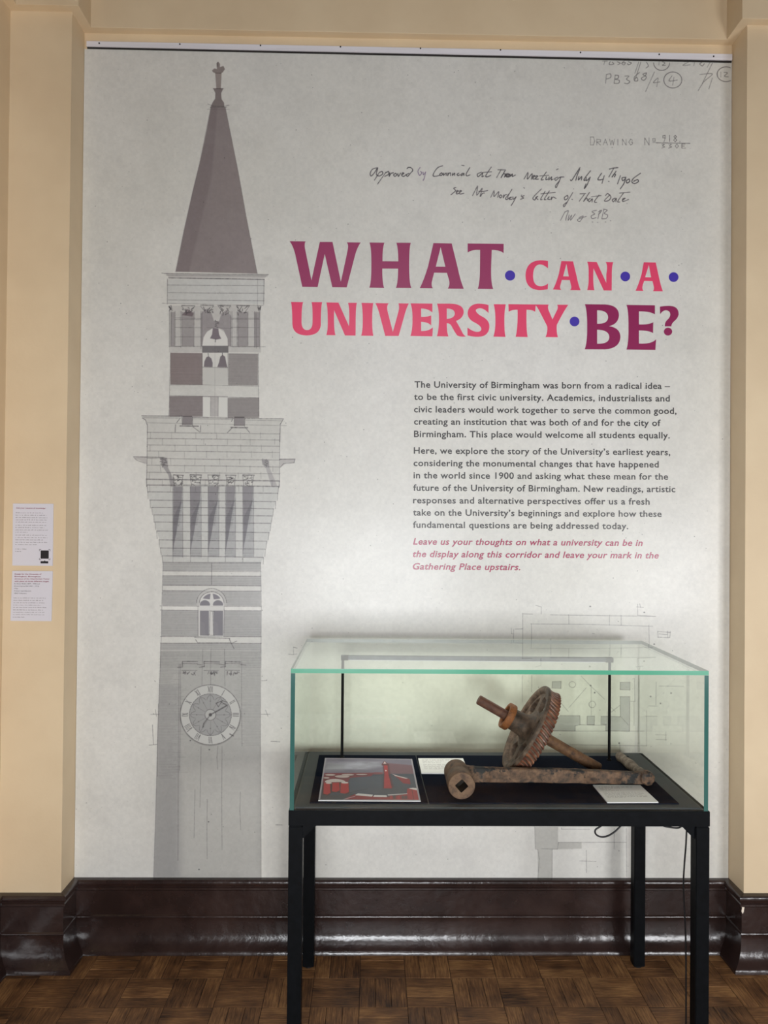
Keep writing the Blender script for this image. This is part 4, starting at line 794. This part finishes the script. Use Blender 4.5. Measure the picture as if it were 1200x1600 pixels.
# clock tower
pc.poly(zp((722, 88), (790, 88), (800, 200), (830, 330), (800, 352), (715, 345), (728, 200)), (100, 46, 58), .75, soft=9)
pc.poly(zp((735, 96), (772, 96), (778, 190), (812, 342), (728, 342), (738, 190)), (176, 42, 56), .97, soft=3); pc.poly(zp((712, 92), (742, 56), (785, 92)), (104, 52, 62), .95, soft=2); pc.poly(zp((728, 88), (744, 62), (764, 86)), (222, 206, 210), .95, soft=2)
pc.poly(zp((712, 92), (785, 92), (785, 104), (712, 104)), (92, 44, 54), .9, soft=2); pc.poly(zp(*arc(754, 158, 9, 8, 0, 360)), (240, 214, 214), 1)
pc.poly(zp((820, 195), (980, 240), (1000, 245), (1010, 300), (930, 290), (880, 240)), (152, 40, 54), .9, soft=4); pc.poly(zp((815, 190), (860, 205), (985, 238), (960, 242), (850, 214)), (216, 204, 206), .95, soft=2)
pc.poly(zp((970, 345), (1080, 345), (1100, 470), (990, 465), (965, 400)), (176, 40, 52), .95, soft=3); pc.poly(zp((985, 342), (1030, 336), (1072, 340), (1078, 364), (1010, 350)), (224, 214, 216), 1, soft=2); pc.line(zp((1020, 352), (1035, 465)), 1, (90, 34, 44), .8)
pc.poly(zp((420, 405), (620, 425), (770, 430), (970, 400), (990, 470), (270, 470)), (156, 38, 52), .95, soft=3); pc.poly(zp((455, 396), (612, 410), (600, 430), (418, 416)), (232, 228, 234), 1); pc.poly(zp((625, 412), (752, 414), (758, 434), (612, 432)), (232, 228, 234), 1)
pc.poly(zp((762, 408), (970, 394), (972, 402), (770, 418)), (212, 202, 208), .95); pc.poly(zp((430, 428), (290, 466), (260, 466), (415, 426)), (206, 200, 206), .8)
for x in (800, 835, 880, 925, 955): pc.poly(zp((x-14, 420), (x+12, 418), (x+12, 455), (x-14, 455)), (88, 60, 70) if x in (835, 925, 955) else (176, 52, 62), .9, soft=3)
pc.poly(zp((60, 425), (420, 400), (280, 465), (60, 470)), (72, 70, 80), .8, soft=8); pc.line(zp((370, 390), (480, 362), (545, 350)), 1.6, (58, 60, 70), .8)
pc.a *= (.94+.14*pc.nz[..., None])
for s_ in ((slice(0, 14), slice(None)), (slice(-14, None), slice(None)), (slice(None), slice(0, 10)), (slice(None), slice(-10, None))): pc.a[s_] = np.array((168, 164, 176))/255
pz = ZM+.003
sheet('art_print', [(-.1475, -.597, pz), (.151, -.5995, pz), (.1468, -.2086, pz), (-.1521, -.2008, pz)], .0028, print_mat('art_print_surface', pc.image('art_print'), .55), M['white_board'], None,
      label='framed-edge colour print of a red clock tower and snowy roofs lying in the case', cat='print')
def deskcap(cs, rows, lab):
    cs = [(x, y, ZM+.0032) for x, y in cs]
    return caption(cs, rows, lambda c: None, .003, lab, w=300, h=300, base=(252, 252, 254))
rw = [(.08, .80, .86, .03), (.08, .55, .79, .02), (.08, .30, .73, .02), (.08, .50, .67, .02)]+[(.08, x, y, .02) for x, y in ((.88, .55), (.9, .49), (.86, .43), (.92, .37), (.9, .31), (.45, .25))]
deskcap([(.169, -.354), (.3233, -.3565), (.3226, -.1996), (.168, -.2014)], rw, 'white caption card lying between the tower print and the gear wheel')
deskcap([(.696, -.6075), (.847, -.605), (.844, -.4617), (.6962, -.4618)], rw, 'white caption card lying in front of the iron crank handle')

# ---------------------------------------------------------------- gear wheel on its shaft
R0 = .0166; SLOPE = math.radians(26.8)
def gear():
    d0 = ray(822, 1131); e1 = d0.cross(Vector((0, 0, 1))).normalized(); e2 = e1.cross(d0); t = .25; k = math.sqrt(1-t*t); ca, sa = math.cos(SLOPE), math.sin(SLOPE)
    ax = (k*(-ca*e1+sa*e2)-t*d0).normalized()
    end = onZ(936, 1201, ZM+R0*.94)
    s = .277; P = end+ax*s                        # centre of the front face of the wheel
    g = empty('gear_wheel', (end.x-.1, end.y, ZM), 'rusty iron gear wheel on its shaft, leaning with the shaft end on the mount', 'gear')
    x, y, a = frame_of(ax)
    RW = .149; sl = math.sqrt(1-ax.z**2); WD = .047
    low = (P-ax*WD).z-ZM; RT = low/sl                       # the back rim's teeth just touch the mount
    RT = max(.148, min(RT, .156))
    lam = lambda r, h: P+a*h+x*r
    bm = bmesh.new(); lathe(bm, end, ax, [(0, 0), (0, R0*.98), (.003, R0*1.07), (s-.03, R0*1.07), (s-.03, 0)], 32); fin('shaft', bm, M['rust_far'], g, smooth=True, label='ochre brown lower end of the shaft')
    bm = bmesh.new(); lathe(bm, P, ax, [(.02, 0), (.02, R0*.96), (.171, R0*.96), (.174, R0*.86), (.174, 0)], 32); fin('shaft', bm, M['rust_shaft'], g, smooth=True, label='red brown upper end of the shaft')
    # hub
    bm = bmesh.new(); lathe(bm, P, ax, [(-.052, .020), (-.052, .036), (-.016, .042), (-.012, .060), (-.008, .050), (0, .040), (.010, .0365), (.052, .0335), (.052, .020)], 40, closed=True); fin('hub', bm, M['rust_hub'], g, smooth=True)
    bm = bmesh.new(); lathe(bm, P, ax, [(.050, .0315), (.0515, .0425), (.054, .0440), (.072, .0440), (.0745, .0425), (.0745, .0325), (.072, .031)], 44, closed=True); fin('collar_ring', bm, M['rust_ring'], g, smooth=True, label='orange rusted collar ring')
    # web with five openings
    cu = bpy.data.curves.new('w', 'CURVE'); cu.dimensions = '2D'; cu.fill_mode = 'BOTH'; cu.extrude = .006; cu.bevel_depth = .0025; cu.bevel_resolution = 1
    def addl(pts):
        sp = cu.splines.new('POLY'); sp.points.add(len(pts)-1); sp.use_cyclic_u = True
        for p, q in zip(sp.points, pts): p.co = (q[0], q[1], 0, 1)
    addl([(.131*math.cos(i*math.pi/36), .131*math.sin(i*math.pi/36)) for i in range(72)])
    addl([(.034*math.cos(i*math.pi/14), .034*math.sin(i*math.pi/14)) for i in range(28)])
    NH = 6
    for h in range(NH):
        c = 2*math.pi*h/NH+.30; pts = []
        for i in range(9): th = c-.35+.70*i/8; pts.append((.115*math.cos(th), .115*math.sin(th)))
        pts.append((.104*math.cos(c+.385), .104*math.sin(c+.385)))
        for i in range(5): th = c+.25-.50*i/4; pts.append((.064*math.cos(th), .064*math.sin(th)))
        pts.append((.104*math.cos(c-.385), .104*math.sin(c-.385)))
        addl(pts)
    tmp = bpy.data.objects.new('tmp', cu); COL.objects.link(tmp); dg = bpy.context.evaluated_depsgraph_get()
    me = bpy.data.meshes.new_from_object(tmp.evaluated_get(dg)); bpy.data.objects.remove(tmp); bpy.data.curves.remove(cu); me.materials.clear()
    O = P-a*.020; me.transform(Matrix(((x.x, y.x, a.x, O.x), (x.y, y.y, a.y, O.y), (x.z, y.z, a.z, O.z), (0, 0, 0, 1)))); me.name = 'web'
    link('web', me, M['rust_web'], g)
    # rim: plain lip in front, recessed inside
    bm = bmesh.new(); lathe(bm, P, ax, [(-.014, .124), (-.004, .129), (-.001, .133), (0, .138), (-.001, .147), (-.004, RW), (-.010, RW), (-.0125, .1415), (-WD+.001, .1415), (-WD, .140), (-WD+.001, .134), (-.032, .129), (-.028, .124)], 96, closed=True)
    fin('rim', bm, M['rust_web'], g, smooth=True)
    # worm teeth: skewed, throated
    bm = bmesh.new(); NT = 60; st = 6
    for k in range(NT):
        rows = []
        for j in range(st+1):
            u = j/st; h = -.011-(WD-.011)*u; thr = (2*u-1)**2; ro = RT-.0045*(1-thr); th = 2*math.pi*(k/NT)-.10*(u-.5)-.05*(u-.5)**2
            rb = .139; row = []
            for rr, dt in ((rb, -.40), (ro-.0015, -.27), (ro, -.15), (ro, .15), (ro-.0015, .27), (rb, .40)):
                q = th+dt*2*math.pi/NT; row.append(bm.verts.new(P+a*h+(x*math.cos(q)+y*math.sin(q))*rr))
            rows.append(row)
        for A, B in zip(rows, rows[1:]):
            for i in range(5): bm.faces.new((A[i], A[i+1], B[i+1], B[i]))
        bm.faces.new(rows[0]); bm.faces.new(rows[-1][::-1])
    fin('teeth', bm, M['rust_teeth'], g, smooth=True, label='reddish slanting worm teeth')
gear()

# ---------------------------------------------------------------- crank handle lying in front of the gear
def crank():
    RBs = .0405; F = Vector((.2726, -.5825, ZM+RBs)); Bk = Vector((.2705, -.443, ZM+RBs-.001)); c = empty('crank_handle', (.57, -.5, ZM), 'long rusty iron crank lever with a square socket at its left end', 'crank')
    ax = (F-Bk).normalized(); Ln = (F-Bk).length
    # socket boss with a square hole
    x, y, a = frame_of(ax); bm = bmesh.new(); seg = 40; rings = []
    prof = [(0, .034), (.004, .0375), (.045, .0385), (.060, .0355), (.078, .0360), (.088, .0400), (Ln-.004, .0405), (Ln, .0385)]
    for h, r_ in prof: rings.append([bm.verts.new(Bk+a*h+(x*math.cos(2*math.pi*i/seg)+y*math.sin(2*math.pi*i/seg))*r_) for i in range(seg)])
    for A, B in zip(rings, rings[1:]):
        for i in range(seg): bm.faces.new((A[i], A[(i+1) % seg], B[(i+1) % seg], B[i]))
    bm.faces.new(rings[0][::-1])
    def sq(h, rr):        # the diamond, sampled at the same angles as the ring
        out = []
        for i in range(seg):
            t = 2*math.pi*i/seg+.06; q = rr/(abs(math.cos(t))+abs(math.sin(t))); tt = 2*math.pi*i/seg; out.append(bm.verts.new(Bk+a*h+(x*math.cos(tt)+y*math.sin(tt))*q))
        return out
    s1, s2 = sq(Ln, .0205), sq(Ln-.055, .0205)
    for i in range(seg):
        j = (i+1) % seg; bm.faces.new((rings[-1][i], rings[-1][j], s1[j], s1[i])); f = bm.faces.new((s1[i], s1[j], s2[j], s2[i])); f.material_index = 1
    f = bm.faces.new(s2); f.material_index = 1
    o = fin('socket_boss', bm, M['rust_boss'], c, smooth=True); o.data.materials.append(M['hole'])
    # lever: cross sections from left to right (x, y centre, z centre, half height, half thickness)
    sec = []
    for px, pt, pb, yy in ((728, 1196, 1223, -.468), (744, 1198.5, 1221.5, -.470), (770, 1199.3, 1221.6, -.470), (850, 1200.5, 1222.2, -.468), (930, 1203.2, 1223.3, -.466), (985, 1206.0, 1223.6, -.464), (1003, 1206.5, 1224.5, -.463)):
        t, b = onY(px, pt, yy), onY(px, pb, yy); sec.append((t.x, yy, t.z, b.z))
    bm = bmesh.new(); rings = []; N = 22
    for i in range(len(sec)-1):
        n_ = 6
        for k in range(n_ if i < len(sec)-2 else n_+1):
            t = k/n_; A, B = sec[i], sec[i+1]; X, Y, T, Bm = [A[j]+(B[j]-A[j])*t for j in range(4)]
            w = .010; e = .0025; rg = [(-w, T-e), (-w+e, T), (w-e, T+.0005), (w, T-e), (w, Bm+e), (w-e, Bm), (-w+e, Bm), (-w, Bm+e)]
            rings.append([bm.verts.new((X, Y+u+random.gauss(0, .0003), max(v+random.gauss(0, .0005), ZM+.0004))) for u, v in rg])
    for A, B in zip(rings, rings[1:]):
        for i in range(8): bm.faces.new((A[i], A[i-1], B[i-1], B[i]))
    bm.faces.new(rings[0]); bm.faces.new(rings[-1][::-1])
    fin('lever_bar', bm, M['rust_lever'], c, smooth=True, label='flat lever bar with flaking black paint')
    e = onY(1011, 1215.3, -.472); er = .0215; e.z = max(e.z, ZM+er)
    bm = bmesh.new(); lathe(bm, (e.x, -.470, e.z), (0, 1, 0), [(-.015, 0), (-.015, .017), (-.012, .0205), (-.006, er), (.010, er), (.014, .018), (.016, 0)], 28)
    for v in bm.verts: v.co.x += random.gauss(0, .0006); v.co.z = max(v.co.z+random.gauss(0, .0006), ZM+.0003)
    fin('end_boss', bm, M['rust_lever'], c, smooth=True)
    tip = onZ(968.5, 1182, ZM+.0165); st = Vector((e.x-.001, -.458, e.z)); dd = tip-st; H = dd.length
    bm = bmesh.new(); lathe(bm, st, dd, [(0, 0), (0, .014), (H*.10, .0165), (H*.22, .0150), (H*.33, .0125), (H*.42, .0150), (H*.56, .0172), (H*.70, .0160), (H*.80, .0138), (H*.90, .0150), (H*.97, .0160), (H+.004, .0140), (H+.009, .008), (H+.010, 0)], 28)
    for v in bm.verts: v.co.z = max(v.co.z, ZM+.0003)
    fin('hand_grip', bm, M['rust_grip'], c, smooth=True, label='turned grey iron grip')
crank()

# ---------------------------------------------------------------- cables under the case
def cable(pts, r, lab):
    bm = bmesh.new(); tube(bm, smooth_path(pts, 8), r, 10); return fin('cable', bm, M['cable'], smooth=True, label=lab, cat='cable')
zc = lambda x, y, Y: onY(900+x/5.4545, 1160+y/5.4545, Y)
yc = CYF+.12
cable([zc(240, 690, yc), zc(205, 718, yc), zc(166, 745, yc), zc(168, 780, yc), zc(205, 803, yc), zc(262, 800, yc), zc(325, 765, yc+.005), zc(375, 718, yc+.01), zc(400, 690, yc+.01)], .0026, 'black cable looping down below the middle of the table frame')
yl = CYF+.052; xi = CX1-LEG
cable([onY(1030, 1287, yl), onY(1040, 1291.5, yl), onY(1060, 1293.5, yl), Vector((xi-.009, yl, .690)), Vector((xi-.008, yl, .64)), Vector((xi-.013, yl, .57)), Vector((xi-.015, yl, .50)), Vector((xi-.008, yl, .36)), Vector((xi-.006, yl, .18)), Vector((xi-.004, yl+.004, .05)), Vector((xi+.002, yl+.010, .006)), Vector((xi+.02, yl+.03, .0035))], .0024, 'black cable running down the inside of the right front leg')
